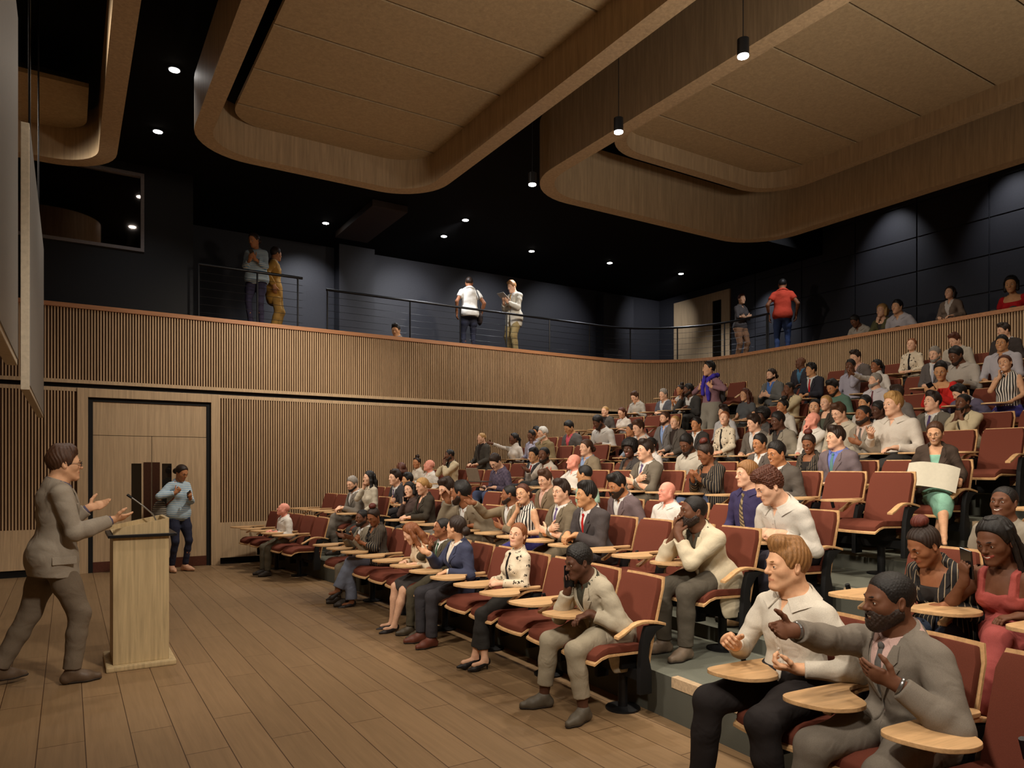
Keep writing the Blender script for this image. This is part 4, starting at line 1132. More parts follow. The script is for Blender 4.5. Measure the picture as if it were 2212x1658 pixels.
        for i in range(1,12,2):
            c_ = (rows_[0][i]+rows_[1][i])/2+T[:,0]*.004
            MB().tube([c_,c_+T[:,0]*.003], .0055, 10).build('button', M['eyewhite'], so)
    # tie
    if o['tie']:
        pts = []
        zs = [.485,.46,.40,.33,.26,.19,.13] if not outer else [.485,.46,.40,.33,.26,.19]
        org = np.stack([tp(.34,0,z) for z in zs]); d = -T[:,0]; t = np.zeros(len(zs))
        for _ in range(40): t += np.clip(feval(shirt_field+infl(neck[:1],0), org+t[:,None]*d), 0, .05)
        pts = org+t[:,None]*d+T[:,0]*.004
        wz = [.014,.013,.018,.022,.026,.028,.030]
        tps = [cap(pts[i]-T[:,1]*wz[i]*.5,pts[i]+T[:,1]*wz[i]*.5,.008,None,.01) for i in range(len(zs))]
        V_ = []; F_ = []
        for i in range(len(zs)):
            w = wz[i]
            for a, b in ((-w,0),(-w*.6,.006),(w*.6,.006),(w,0)): V_.append(pts[i]+T[:,1]*a+T[:,0]*b)
        for i in range(len(zs)-1):
            for a in range(3): F_.append((i*4+a,i*4+a+1,i*4+5+a,i*4+4+a))
        k = (len(zs)-1)*4; V_.append(pts[-1]-T[:,2]*.04+T[:,0]*.003); F_.append((k,k+1,len(V_)-1)); F_.append((k+1,k+2,len(V_)-1)); F_.append((k+2,k+3,len(V_)-1))
        # knot
        kn_ = ell(pts[0]+T[:,0]*.004,(.012,.016,.018),T,.01); kv, kq = field_mesh([kn_], max(.004,ch*.5)); 
        me = bpy.data.meshes.new('tie'); b0 = len(V_)
        me.from_pydata([tuple(v) for v in V_]+[tuple(v) for v in kv],[],F_+[tuple(int(i)+b0 for i in q) for q in kq]); me.materials.append(o['tie'])
        me.polygons.foreach_set('use_smooth',[True]*len(me.polygons)); child_me('tie', me)
    # jacket
    if outer:
        off = .019
        ps = infl(core, off)+infl(neck[1:], off-.004)
        # padded shoulders
        for s in (1,-1): ps.append(cap(J['S%+d'%s]+T@A3(-.01,-s*.02,.03),J['S%+d'%s]+T@A3(-.01,s*.02,.012),.048,.044,.03))
        z0 = o['vz']; vw = o['vw']; hem = o['jhem']
        if hem < -.05:
            if o['sit']:
                for s in (1,-1): ps += [ell(P+A3(-.03,s*.155,-.05),(.14,.045,.12),None,.05)]
                ps += infl([legs[1][0],legs[-1][0]], .018, .05)
                if o['drape']: ps += [ell(P+A3(-.02,.185,-.16),(.15,.032,.17),None,.04)]
            else:
                ps += [ell(P+A3(.010,0,-.05),(.138,.186,.26),None,.08), ell(P+A3(.014,0,-.17),(.142,.182,.17),None,.08)]
        def vee(D, Pp):
            q = tq(Pp); zz = q[:,2]/ts
            w = np.interp(zz, [z0-.03, z0, .45, .53], [0, .006, vw, vw+.012])
            reg = np.maximum(np.maximum(np.abs(q[:,1])-w, .0-q[:,0]), z0-.03-zz)
            lw = np.interp(zz, [z0-.01, z0+.10, .37, .455, .50], [0, .034, .058, .03, .02])
            e = np.abs(q[:,1])-w
            lap = np.zeros(len(e), bool) & (e > -.004) & (e < lw) & (q[:,0] > .0) & (zz > z0) & (zz < .52) & ~((zz > .40) & (zz < .412) & (e > .018))
            D = D-np.where(lap, .0065, 0)
            slit = np.maximum(np.maximum(np.abs(q[:,1])-.004-.10*np.maximum(0,z0-zz-.06), .05-q[:,0]), zz-z0)
            return np.maximum(np.maximum(D, -reg), -slit)
        fns = [wrink(.0035, 30), vee, collar_cut(.035, .30)]
        def hemf(D, Pp):
            q = tq(Pp) if not o['sit'] else Pp-Pf
            return np.maximum(D, hem-q[:,2]) if not o['sit'] else np.maximum(np.maximum(D, hem-(.2 if o['drape'] else .0)-q[:,2]), q[:,0]-np.where(q[:,2] < .1, .17, 9))
        fns.append(hemf)
        V, q = dressed(ps, sleeves(off-.004, 1, .005), ch, fns, [wrink(.003, 30), wristcut(1,o['jcuff']), wristcut(-1,o['jcuff'])]); jk = child('jacket', V, q, tm)
        def on_front(field, pts, off_):
            pts = np.array(pts, float); d_ = -T[:,0]; t_ = np.zeros(len(pts))
            for _ in range(24): t_ += np.clip(feval(field, pts+t_[:,None]*d_)-off_, -.01, .06)
            return pts+t_[:,None]*d_
        if o['h'] < .0102:
            for s in (1,-1):
                Zs = list(np.linspace(z0+.005, .375, 8))+[.395,.402,.43,.47,.505]; fr = [0,.35,.7,1.0]; pts = []
                for zz in Zs:
                    w = np.interp(zz, [z0-.03, z0, .45, .53], [0, .006, vw, vw+.012])-.003
                    lw = np.interp(zz, [z0, z0+.10, .375, .395, .402, .43, .505], [.008, .036, .066, .070, .040, .050, .026])
                    for f_ in fr: pts.append(tp(.32, s*(w+lw*f_), zz))
                A_ = on_front(ps, pts, .0035); B_ = A_+T[:,0]*.0055; n_ = len(fr); m_ = len(Zs); K = len(A_)
                Fq = [(K+i*n_+j,K+i*n_+j+1,K+(i+1)*n_+j+1,K+(i+1)*n_+j) for i in range(m_-1) for j in range(n_-1)]
                rim = [j for j in range(n_)]+[i*n_+n_-1 for i in range(1,m_)]+[(m_-1)*n_+j for j in range(n_-2,-1,-1)]+[i*n_ for i in range(m_-2,0,-1)]
                Fq += [(rim[i],rim[(i+1)%len(rim)],K+rim[(i+1)%len(rim)],K+rim[i]) for i in range(len(rim))]
                MB().add(list(A_)+list(B_), Fq).build('lapel', tm, jk, smooth=True)
        if o['cuffs']:
            for s in (1,-1):
                S0, el, w = wr[s]; d = unit(w-el); cp = [cap(w-d*.07,w-d*.008,.036,.034,.01)]
                def cf(D, Pp, w=w, d=d): return np.maximum(D, (Pp-(w-d*.004).astype(F32))@d.astype(F32))
                V, q = field_mesh(cp, ch*.8, (cf,)); child('shirt_cuff', V, q, im)
        if o['flap']:
            for s in (o['flap'],):
                org = P+A3(.035,s*.4,.02); dv = A3(0,-s,0); p = org.copy(); jf = infl(core, off)+[ell(P+A3(.010,0,-.05),(.138,.186,.26),None,.08)]
                for _ in range(40): p = p+dv*float(np.clip(feval(jf, p[None])[0],0,.05))
                mbf = MB().box(-.075,.075,-.004,.004,-.055,.0); fo = mbf.build('pocket_flap', tm, root, bevel=.003); fo.location = tuple(p-dv*.002); fo.rotation_euler = (s*.12,0,0)
    # ---------- lower half
    bk, bm = o['bottom'][0], o['bottom'][1]
    if bk in ('trousers','jeans','wide'):
        ps = infl(pel, .012)+infl(torso[:3]+(torso[6:7] if fat > .5 else []), .012); LG = {}
        for s in (1,-1):
            kn, an = ank[s]; L = infl(legs[s], .012 if bk != 'jeans' else .007)
            fl = {'wide':.05,'trousers':.022,'jeans':.010}[bk]
            kr = {'wide':.078,'trousers':.071,'jeans':.058}[bk]*(.93 if f else 1)
            L[1][4] = kr; L[2][3] = kr; L[2][4] = L[3][3] = max(kr-.004, .036+fl*.8); L[3][4] = max(.036+fl, kr-.014 if bk == 'trousers' else 0); LG[s] = L
        tt = .105 if o['sit'] else (min(o['jhem'],.05)+.15 if outer else (o['hem']+.05 if o['hem'] < -.02 else .105))
        l_, u_ = pbounds(ps+LG[1]+LG[-1], .012+2*ch); g = Grid(l_, u_, ch*1.05).add(ps)
        for s in (1,-1):
            kn, an = ank[s]; d = unit(an-kn); p0 = an-d*o['legcut']
            g2 = Grid(l_, u_, ch*1.05).add(LG[s]); g2.apply(wrink(.0028, 26))
            def fn(D, Pp):
                q = Pp-an.astype(F32); near = np.einsum('ij,ij->i',q,q) < .03
                side = (Pp-p0.astype(F32))@d.astype(F32)
                return np.where(near & (side > -.1), np.maximum(D, side), D)
            g2.apply(fn); g.D = smin(g.D, g2.D, .04)
        def topcut(D, Pp):
            q = tq(Pp); return np.where(Pp[:,0]-P[0] < .15, np.maximum(D, q[:,2]-tt), D) if o['sit'] else np.maximum(D, q[:,2]-tt)
        g.apply(topcut)
        V, q = g.nets(); child('trousers', V, q, bm)
    elif bk in ('skirt','dress'):
        k1, k2 = ank[1][0], ank[-1][0]; a1, a2 = J['hip+1'], J['hip-1']; fr = o['skirt']
        e1 = a1+(k1-a1)*fr; e2 = a2+(k2-a2)*fr
        ps = infl(pel,.012)+infl(torso[:1],.012)+[cap(a1,e1,.10,.085,.08),cap(a2,e2,.10,.085,.08),cap((a1+a2)/2,(e1+e2)/2,.10,.075,.08)]
        if bk == 'dress': pass
        V, q = field_mesh(ps, ch*1.05, (wrink(.003), lambda D, Pp: np.maximum(D, tq(Pp)[:,2]-.12)))
        child('skirt' if bk == 'skirt' else 'dress_skirt', V, q, bm)
    # ---------- shoes
    sk, sm = o['shoes'] if o['shoes'] else (None, None)
    if sk:
        for s in (1,-1):
            an, toe = feet[s]; sd = A3(0,0,1)
            heel = sk == 'heels'
            if not heel:
                fl = unit(A3(toe[0],toe[1],toe[2]*.6)); dn = A3(0,0,-1) if abs(fl[2]) < .6 else A3(0,0,0)
                b0 = an-fl*.035+dn*.045; b1 = an+fl*.09+dn*.050; b2 = an+fl*.165+dn*.056
                ps = [cap(an+A3(0,0,-.005),b0,.040,.036,.02), cap(b0,b1,.035,.040,.025), cap(b1,b2,.040,.026,.03), cap(an,b1,.040,.034,.03)]
                bot = float(an[2]-.083)
                fns = ((lambda D, Pp, bot=bot, an=an: np.maximum(np.maximum(D, bot-Pp[:,2]), Pp[:,2]-an[2]-.028)),)
                V, q = field_mesh(ps, max(.004, ch*.7), fns); so_ = child('shoe', V, q, sm)
                bs = [cap(b0,b1,.041,.046,.02), cap(b1,b2,.046,.031,.03)]
                V, q = field_mesh(bs, max(.004, ch*.7), ((lambda D, Pp, bot=bot: np.maximum(np.maximum(D, bot-Pp[:,2]), Pp[:,2]-bot-.014)),))
                if so_ and len(q): link(bpy.data.objects.new('sole', np_mesh('sole', V, q, o['solem'])), so_)
            else:
                td = unit(A3(toe[0],toe[1],toe[2]-.55)); b1 = an+td*.13+A3(0,0,-.02); b2 = b1+unit(A3(toe[0],toe[1],toe[2]*.5-.02))*.075
                hb_ = an-unit(A3(toe[0],toe[1],0)+A3(1e-6,0,0))*.03+A3(0,0,-.035)
                ps = [cap(hb_,b1,.030,.034,.02), cap(b1,b2,.033,.014,.02), cap(hb_+A3(0,0,.015),hb_,.028,.028,.02)]
                opn = [ell(an+td*.055+A3(0,0,.022),(.06,.024,.035),None,.01,-1)]
                V, q = field_mesh(ps+opn, max(.0035, ch*.6)); so_ = child('shoe', V, q, sm)
                V, q = field_mesh([cap(hb_,hb_+A3(0,0,-.085),.012,.006,.01)], max(.003, ch*.5))
                if so_: link(bpy.data.objects.new('heel', np_mesh('heel', V, q, sm)), so_)
    if o['glasses']:
        mb = MB()
        for s in (-1,1):
            c = [(.108-.10*abs(u)*.12, s*.032+u*.024, v) for u,v in [(math.cos(t)*(1.0),math.sin(t)*.017) for t in [2*PI*k/14 for k in range(15)]]]
            mb.tube([X(*p) for p in c], .0022, 6, False)
            mb.tube([X(.102,s*.056,.004),X(.05,s*.079,.006),X(-.012,s*.082,.004)], .002, 6)
        mb.tube([X(.112,-.009,.003),X(.112,.009,.003)], .002, 6)
        mb.build('glasses', M['blackmetal'], root, smooth=True)
    for fn in o['extra']: fn(root, J, o, child, child_me, tp, X)
    return root, J
# ================================================================ person specification -> placed figure
DEF = dict(sex='m', skin='pale', hair=('short','dark'), beard=None, beardc=None, lips=True, smile=0.0, gaze=(1,0,0), lidded=False,
    top=None, under=None, tie=None, bottom=('trousers',(62,60,58)), shoes=('shoe',(70,62,56)), arms='lap', legs='sit',
    lean=2.0, twist=0.0, side=0.0, phi=None, hpitch=2.0, hroll=0.0, wide=1.0, fat=0.0, shrug=0.0, turn=0.0, cuff=.03, jcuff=.02, cuffs=False,
    collar=True, collarm=None, hem=.0, jhem=-.09, vz=.20, vw=.062, drape=False, flap=False, waist=-1, legcut=.02, skirt=.9, bunc=None, glasses=False,
    extra=(), armk=1.0, legk=1.0, fx=.0, sc=None, ts=None, hk=1.0, lod=1.0, tilt=None, openv=True)
def leg_preset(k, P):
    x = P[0]
    if isinstance(k, (list,tuple)): return k
    A = {'sit':[((x+.42,.12,.085),(1,.16,0)),((x+.42,-.12,.085),(1,-.16,0))],
         'wide':[((x+.36,.20,.085),(1,.3,0)),((x+.44,-.20,.085),(1,-.3,0))],
         'tuck':[((x+.28,.11,.085),(1,.1,0)),((x+.34,-.10,.085),(1,-.1,0))],
         'fwd':[((x+.52,.10,.085),(1,.1,.1)),((x+.46,-.11,.085),(1,-.1,0))],
         'crossR':[((x+.38,.06,.085),(1,.1,0)),((x+.56,.13,.26),(.85,.15,-.45),(.2,.25,1))],
         'crossL':[((x+.56,-.13,.26),(.85,-.15,-.45),(.2,-.25,1)),((x+.38,-.06,.085),(1,-.1,0))],
         'ankles':[((x+.46,-.03,.13),(1,-.1,-.1),(.3,.1,1)),((x+.40,.06,.11),(1,.1,0),(.3,-.1,1))]}
    return A[k]
def cam_az(x, y): return math.atan2(-y, -x)
NPEOPLE = [0]
def person(lab, kw, place):
    o = dict(DEF); o.update(kw); NPEOPLE[0] += 1; o['seed'] = NPEOPLE[0]*1.37
    o['sit'] = place[0] == 'row' or o.get('sitting', False)
    def mat(v):
        if v is None: return None
        if isinstance(v, tuple) and isinstance(v[0], (int,float)): return cloth(v)
        return cloth(*v) if isinstance(v, (list,tuple)) else v
    o['top'] = (o['top'][0], mat(o['top'][1])); 
    if o['under']: o['under'] = (o['under'][0], mat(o['under'][1]))
    if o['top'][0] in ('jacket','blazer') and not o['under']: o['under'] = ('shirt', cloth((206,204,200)))
    o['tie'] = mat(o['tie']); o['bottom'] = (o['bottom'][0], mat(o['bottom'][1])); o['collarm'] = mat(o['collarm'])
    if o['shoes']: o['shoes'] = (o['shoes'][0], cached(('shoe',o['shoes'][1]), lambda c=o['shoes'][1]: plain('shoe leather', lin(*c), .5, spec=.35)))
    o['solem'] = cached('sole', lambda: plain('shoe sole', lin(52,44,38), .7))
    if isinstance(o['arms'], str): o['arms'] = (o['arms'], o['arms'])
    legspec = o['legs']
    if place[0] == 'row':
        _, r, px, yt, yc = place; X0 = ROWX[r]; Z0 = ROWZ[r]
        py = (yt+yc)/2; t = (px-CX)/FPX; d = (X0-.05)/(FWD[0]+RGT[0]*t); y = d*(FWD[1]+RGT[1]*t); ts = 1.0; lift = 0.0
        lean0 = o['lean']; lmin = -.02 if r < 3 else -.12
        for _ in range(22):
            s = o['sc'] or min(1.06, max(.80, (yc-yt)*d/FPX/.246))
            x = rx(r, y); yaw = ryaw(y)+math.radians(o['turn'])
            o['pelvis'] = (.062+o['fx'], 0, .47/s+.085+lift/s); o['ts'] = ts
            caz = cam_az(x, y); hy = 0 if o['phi'] is None else caz-math.radians(o['phi'])-yaw
            hy = (hy+PI)%(2*PI)-PI; o['hyaw'] = max(-1.5, min(1.5, hy))
            H = solve_pose(o)['H']; c, sn = math.cos(yaw), math.sin(yaw)
            hx = x+s*(c*H[0]-sn*H[1]); hyw = y+s*(sn*H[0]+c*H[1]); hz = Z0+s*H[2]
            qx, qy, d = proj(hx, hyw, hz)
            qx2, _, _ = proj(hx, hyw+.01, hz); y += (px-qx)/((qx2-qx)/.01)
            dz = (qy-py)*d/FPX
            nts = min(1.16, max(.80, ts+dz/(.52*s))); dz -= (nts-ts)*.52*s; ts = nts
            lift = max(lmin, min(.35, lift+dz*.9))
            if lift <= lmin+1e-6 and dz < -.012: o['lean'] = min(lean0+17, o['lean']+1.5)
        loc = (x, y, Z0); depth = d
        o['_info'] = (round(s,2), round(ts,2), round(lift,2), round(y,2))
        o['pelvis'] = (.062+o['fx'], 0, .47/s+.085+lift/s)
        H = solve_pose(o)['H']; hx = x+s*(c*H[0]-sn*H[1]); hyw = y+s*(sn*H[0]+c*H[1]); q_ = proj(hx, hyw, Z0+s*H[2]); o['_info'] += (round(q_[0]-px), round(q_[1]-py))
    else:
        _, loc, yaw, s = place; depth = proj(loc[0], loc[1], loc[2])[2]
        o['pelvis'] = o.get('pel', (0,0,.905) if not o['sit'] else (.062,0,.555)); o['ts'] = o['ts'] or 1.0
        caz = cam_az(loc[0], loc[1]); hy = 0 if o['phi'] is None else caz-math.radians(o['phi'])-yaw
        hy = (hy+PI)%(2*PI)-PI; o['hyaw'] = max(-1.5, min(1.5, hy))
    P = o['pelvis']
    if o['sit']: o['legs'] = leg_preset(legspec, P)
    elif isinstance(legspec, str): o['legs'] = [((.03,.10,.085),(1,.25,0)),((-.02,-.10,.085),(1,-.25,0))]
    px_ = depth/FPX
    o['h'] = min(.0105, max(.003, 1.3*px_*o['lod'])); o['ch'] = min(.0165, max(.0065, 2.3*px_*o['lod']))
    root, J = build_person(o)
    root.location = loc; root.rotation_euler = (0,0,yaw); root.scale = (s,s,s)
    tag(root, lab, 'person', 'seated audience' if o['sit'] else None)
    return root, J, o
# ---- small props that people hold: each is its own object, standing where the hand is
def world_of(root, p):
    return Matrix.Translation(root.location)@root.rotation_euler.to_matrix().to_4x4()@Matrix.Diagonal((*root.scale,1))@Vector(p)
def held(root, J, name, mesh, label, cat, p, X_, Z_):
    """place mesh with its local x along X_ and z along Z_ (person frame) at p"""
    o = link(bpy.data.objects.new(name, mesh)); x = Vector(unit(X_)); z = Vector(Z_)-x*Vector(Z_).dot(x); z.normalize(); y = z.cross(x)
    R = Matrix((x,y,z)).transposed(); o.matrix_world = Matrix.Translation(world_of(root,p))@root.rotation_euler.to_matrix().to_4x4()@R.to_4x4()
    return tag(o, label, cat)
def phone_mesh():
    def f():
        me = MB().box(-.073,.073,-.036,.036,-.004,.004).mesh('phone', M['phone'], bevel=.003); return me
    return cached('phoneme', f)
def give_phone(pr, g, label):
    root, J, o = pr; h_ = J['hand%+d'%g]; n = J['nd%+d'%g]; f_ = J['fd%+d'%g]
    return held(root, J, 'phone', phone_mesh(), label, 'phone', h_+n*.022+f_*.02, f_, n)
# ================================================================ the cast
WHT = (214,208,198); OFF = (206,196,180); CRM = (208,190,154); GRY = (112,106,98); DGR = (76,72,70); CHA = (58,56,58); NVY = (56,60,84); BLK = (36,34,34); OLV = (104,92,74); TAUP = (134,120,104)
PIN = [(42,40,40),'round',(150,134,110),58]
FLO = [(214,200,176),'floral',(52,46,40),17]
ZEB = [(212,206,196),'round',(36,34,36),34]
SWT = [(128,168,200),'hstripe',(204,208,200),11]
PEOPLE = {}
def A(key, lab, r, px, yt, yc, **kw):
    PEOPLE[key] = person(lab, kw, ('row', r-1, px, yt, yc)); return PEOPLE[key]
def Bst(key, lab, x, y, z, yaw, s, **kw):
    PEOPLE[key] = person(lab, kw, ('at', (x,y,z), yaw, s)); return PEOPLE[key]
R_ = math.radians
suit = lambda c, **k: dict(top=('jacket',c), bottom=('trousers',c), **k)
# ---- standing
Bst('speaker','bespectacled speaker in pale grey suit gesturing with open hands behind the lectern', -.10,6.33,0, .20, 1.03, hair=('side','brown'), skin='fair', phi=-97, hpitch=0,
    top=('jacket',(150,140,126)), under=('shirt',(96,92,112)), bottom=('trousers',(112,100,86)), shoes=('shoe',(92,74,58)), glasses=True, lean=5, twist=-3, hk=.9, lod=.85, jhem=-.13, cuffs=True,
    legs=[((-.30,.17,.115),(1,.25,-.12)),((.10,-.11,.085),(1,-.1,0))], smile=.4, flap=-1,
    arms=((A3(.33,.16,1.26), A3(.9,-.05,.25), A3(.1,-.75,.75), .16, .12, A3(-.5,.3,-1), .9), (A3(.40,-.19,1.18), A3(.95,.18,.18), A3(.05,.55,.85), .12, .13, A3(-.7,-.35,-1), .9)))
Bst('doorwoman','woman in a blue striped sweater looking at her phone beside the double door', 1.44,12.1,0, R_(-64), .97, sex='f', hair=('lowbun','dark'), skin='tan', phi=-42, hpitch=24,
    top=('sweater',SWT), hem=-.10, bottom=('jeans',(44,46,62)), shoes=('shoe',(196,150,120)), arms=('look1','lapel'), lean=2)
Bst('scarf','standing person with short black hair and a bright blue scarf in the far aisle', 9.02,8.33,1.70, R_(178), .965, sex='f', hair=('short','black'), skin='fair', phi=72,
    top=('shirt',(138,104,112)), bottom=('trousers',(140,134,122)), shoes=('shoe',(60,54,50)), arms=('lapel','lapel'), collar=False)
Bst('balc_sweater','balcony person in a blue striped sweater holding a phone behind the short railing', 2.82,13.1,4.0, R_(-120), 1.0, sex='f', hair=('lowbun','dark'), skin='tan', phi=42, hpitch=20,
    top=('sweater',SWT), hem=-.10, bottom=('jeans',(52,48,66)), shoes=('shoe',(120,90,80)), arms=('look','look1'))
Bst('balc_coat','balcony person in a mustard and blue coat, half hidden behind the striped sweater', 3.22,13.55,4.0, R_(-20), .97, hair=('short','dark'), skin='tan', phi=-120,
    top=('jacket',(176,132,62)), under=('shirt',(52,86,124)), bottom=('trousers',(160,124,66)), arms='down', jhem=-.3)
Bst('balc_polo','balcony man in a white polo shirt seen from behind with a shoulder bag', 7.34,13.6,4.0, R_(78), 1.0, hair=('buzz','dark'), skin='brown', phi=175,
    top=('polo',(216,212,204)), bottom=('jeans',(46,48,62)), arms='down', hem=-.08, openv=False)
Bst('balc_blazer','balcony man in a pale jacket and khaki trousers reading from a tablet', 8.44,13.55,4.0, R_(-165), 1.02, hair=('side','ginger'), skin='pale', phi=48, hpitch=18,
    top=('jacket',(204,198,184)), tie=(190,140,70), bottom=('trousers',(150,132,92)), arms=('look','look'), jhem=-.2)
Bst('balc_folded','balcony person in a grey shirt with folded arms at the railing end', 13.3,11.4,4.0, R_(-95), .95, sex='f', hair=('short','auburn'), skin='fair', phi=-38,
    top=('shirt',(86,80,78)), bottom=('trousers',(150,112,84)), arms='fold', hem=-.08)
Bst('balc_orange','balcony man in an orange red polo shirt and jeans seen from behind', 13.35,10.28,4.0, R_(40), 1.03, hair=('buzz','black'), skin='brown', phi=172,
    top=('polo',(196,72,52)), bottom=('jeans',(66,84,128)), arms='down', hem=-.08, openv=False)
# ---- front row
A('redhair','young woman with long loose red hair in a cream jacket, front row', 1, 889,1132,1175, sex='f', hair=('long','copper'), phi=92, hpitch=30, lean=12, top=('blouse',(206,186,158)), bottom=('skirt',(70,66,64)), skirt=.85, shoes=('heels',(40,34,34)), legs='fwd', arms='desk')
A('tiefix','man in a dark olive suit adjusting his green tie, front row', 1, 956,1120,1160, skin='brown', hair=('buzz','black'), phi=84, hpitch=-4, **suit((78,72,58)), tie=(60,90,66), arms=('lap','lapel'), lean=4, shoes=('shoe',(74,64,50)))
A('navybun','person in a navy blazer with low brown bun turned away, palm open', 1, 985,1114,1165, sex='f', hair=('lowbun','dark'), skin='fair', phi=122, hpitch=-4, top=('jacket',(62,66,88)), under=('blouse',(214,206,192)), bottom=('trousers',(60,58,62)), shoes=('shoe',(104,56,42)), arms=('thigh','gest'), lean=6, cuffs=True, legs='sit', wide=1.08)
A('floral','woman with red ponytail in a cream floral blouse smiling in the front row', 1, 1118,1130,1181, sex='f', hair=('pony','copper'), phi=28, hpitch=-9, hroll=-4, collar=False, tie=(34,30,30), top=('blouse',FLO), bottom=('trousers',(48,46,44)), shoes=('heels',(34,30,30)), legs='ankles', legcut=.09, arms='clasp', smile=.3, lean=-2, lod=.9)
A('beige','man in a light beige suit on the phone at the front row end', 1, 1250,1180,1248, skin='deep', hair=('short','black'), phi=60, hpitch=14, top=('jacket',(170,160,140)), under=('shirt',(60,58,48)), bottom=('trousers',(154,144,124)), shoes=('shoe',(92,84,72)), arms=('thigh','phoneear'), lean=13, legs='wide', drape=True, jcuff=.05, lod=.85, sc=.89, legcut=.09)
A('bald1','bald man in a white shirt sitting alone at the far end, front row', 1, 612,1087,1114, skin='pink', hair=('bald','blond'), phi=84, hpitch=-14, top=('shirt',WHT), bottom=('trousers',(96,90,76)), arms='desk', fat=.9, wide=1.08)
A('clapper','smiling man in a grey suit spreading both hands, front row beside striped jacket', 1, 782,1100,1136, skin='dark', hair=('buzz','black'), phi=56, smile=.9, beard='short', **suit((124,114,98)), arms=('gest','gest'), lean=8)
A('pin1','woman with auburn bun in striped jacket and pale jeans, far end of front row', 1, 807,1101,1130, sex='f', skin='brown', hair=('bun','dark'), bunc='redbrown', phi=42, hpitch=26, top=('jacket',PIN), under=('scoop',(40,38,36)), bottom=('wide',(112,118,134)), shoes=('heels',(40,34,32)), arms='look1', legs='crossL', vw=.075)
A('blondman','blond man in a white open collared shirt in the near front row', 1, 1700,1165,1275, hair=('quiff','ginger'), skin='fair', phi=60, hpitch=2, top=('shirt',(200,192,178)), bottom=('trousers',(44,40,40)), arms=((A3(.26,.09,.70),A3(.75,-.55,.1),A3(.1,-.4,.9),.75,.03,A3(-.3,.6,-.7)), (A3(.40,-.12,.80),A3(.8,.2,.45),A3(.1,.75,-.4),1.1,.0,A3(-.3,-.6,-.7))), lean=4, hk=.8, lod=.8, legs='wide', sc=.98)
A('greysuit','laughing bearded man in a grey suit reaching out his arm, nearest the camera', 1, 1920,1240,1362, skin='dark', hair=('buzz','black'), beard='full', phi=58, hpitch=4, smile=.9, **suit((118,110,100)), under=('shirt',(196,164,156)), tie=(92,90,88), cuffs=False, wide=1.12,
    arms=((A3(.40,.10,.86),A3(.5,-.75,.35),A3(-.55,-.5,.45),.25,.08,A3(-.2,.7,-.8)), (A3(.66,-.16,1.02),A3(.95,-.1,.1),A3(.15,.8,.5),.22,.16,A3(-.1,-.3,-1))), lean=6, twist=-14, hk=.8, lod=.8, legs='wide', sc=.94)
# ---- second row
A('darkboy','dark haired young man in grey suit behind the man turned away, second row', 2, 965,1045,1090, hair=('side','dark'), phi=52, hpitch=16, **suit(GRY), arms='lap')
A('turned','bearded man in a brown suit turned away towards his neighbour', 2, 996,1042,1092, skin='brown', hair=('short','black'), beard='full', phi=112, **suit((122,110,92)), arms=('lap','raise'), lean=18, wide=1.08)
A('reacher','man in a light brown suit stretching his arm along the desks', 2, 1100,1047,1088, skin='brown', hair=('buzz','black'), beard='short', phi=92, **suit((128,114,92)), arms=('gestin','reach'), lean=10)
A('zebra1','smiling woman in a black and white striped sleeveless blouse, cheek on hand, second row', 2, 1130,1045,1088, sex='f', hair=('lowbun','auburn'), skin='fair', phi=32, hroll=14, smile=.9, top=('sleeveless',ZEB), bottom=('skirt',(70,66,128)), arms=('lap','cheek'), lean=4)
A('olive1','young man in an olive suit and purple tie with folded arms, second row', 2, 1212,1037,1086, hair=('quiff','dark'), phi=46, hpitch=3, **suit((110,98,80)), tie=(104,88,128), arms='fold', cuffs=True)
A('redtie1','man in a charcoal suit and red tie leaning forward, second row', 2, 1266,1042,1095, hair=('side','black'), skin='olive', phi=64, **suit((72,66,66)), tie=(170,34,32), arms='knee', lean=12, wide=1.1)
A('blondbun','blond woman in a black blazer resting her hand on the desk, second row', 2, 912,1032,1067, sex='f', hair=('lowbun','blond'), phi=58, hpitch=14, top=('jacket',(60,54,46)), under=('scoop',(90,60,56)), arms='deskfar', lean=4)
A('phonegirl','dark haired woman leaning her head on the phone beside the blond woman', 2, 885,1043,1072, sex='f', hair=('bob','black'), phi=40, hroll=12, top=('blouse',(74,60,56)), arms=('lap','phoneear'))
A('greybeard1','grey haired man in a grey suit with crossed leg, far block second row', 2, 761,1029,1060, hair=('short','grey'), beard='short', phi=46, hpitch=14, **suit(GRY), arms='knee', legs='crossL', lean=6)
A('ponytail','woman with a long black ponytail and hand at her face by the slatted wall', 2, 797,1021,1043, sex='f', hair=('long','black'), phi=70, top=('blouse',(176,166,148)), arms=('lap','cheek'))
A('whiteblazer','bearded man in a cream blazer with fingers at his lips, second row end', 2, 1497,1077,1137, skin='dark', hair=('buzz','black'), beard='full', phi=64, hpitch=-2, top=('jacket',(204,192,166)), under=('shirt',(70,64,54)), bottom=('trousers',(88,82,72)), shoes=('shoe',(124,108,92)), arms='mouth', lean=12, drape=True, legs='sit', hk=.9, lod=.85, sc=.92)
A('pin3','woman with dark red bun in pinstriped blazer looking down, near the camera', 2, 1996,1160,1217, sex='f', skin='brown', hair=('bun','dark'), bunc='redbrown', phi=50, hpitch=28, top=('jacket',PIN), under=('scoop',(48,44,42)), bottom=('jeans',(66,74,92)), arms='desk', vw=.085, lean=6)
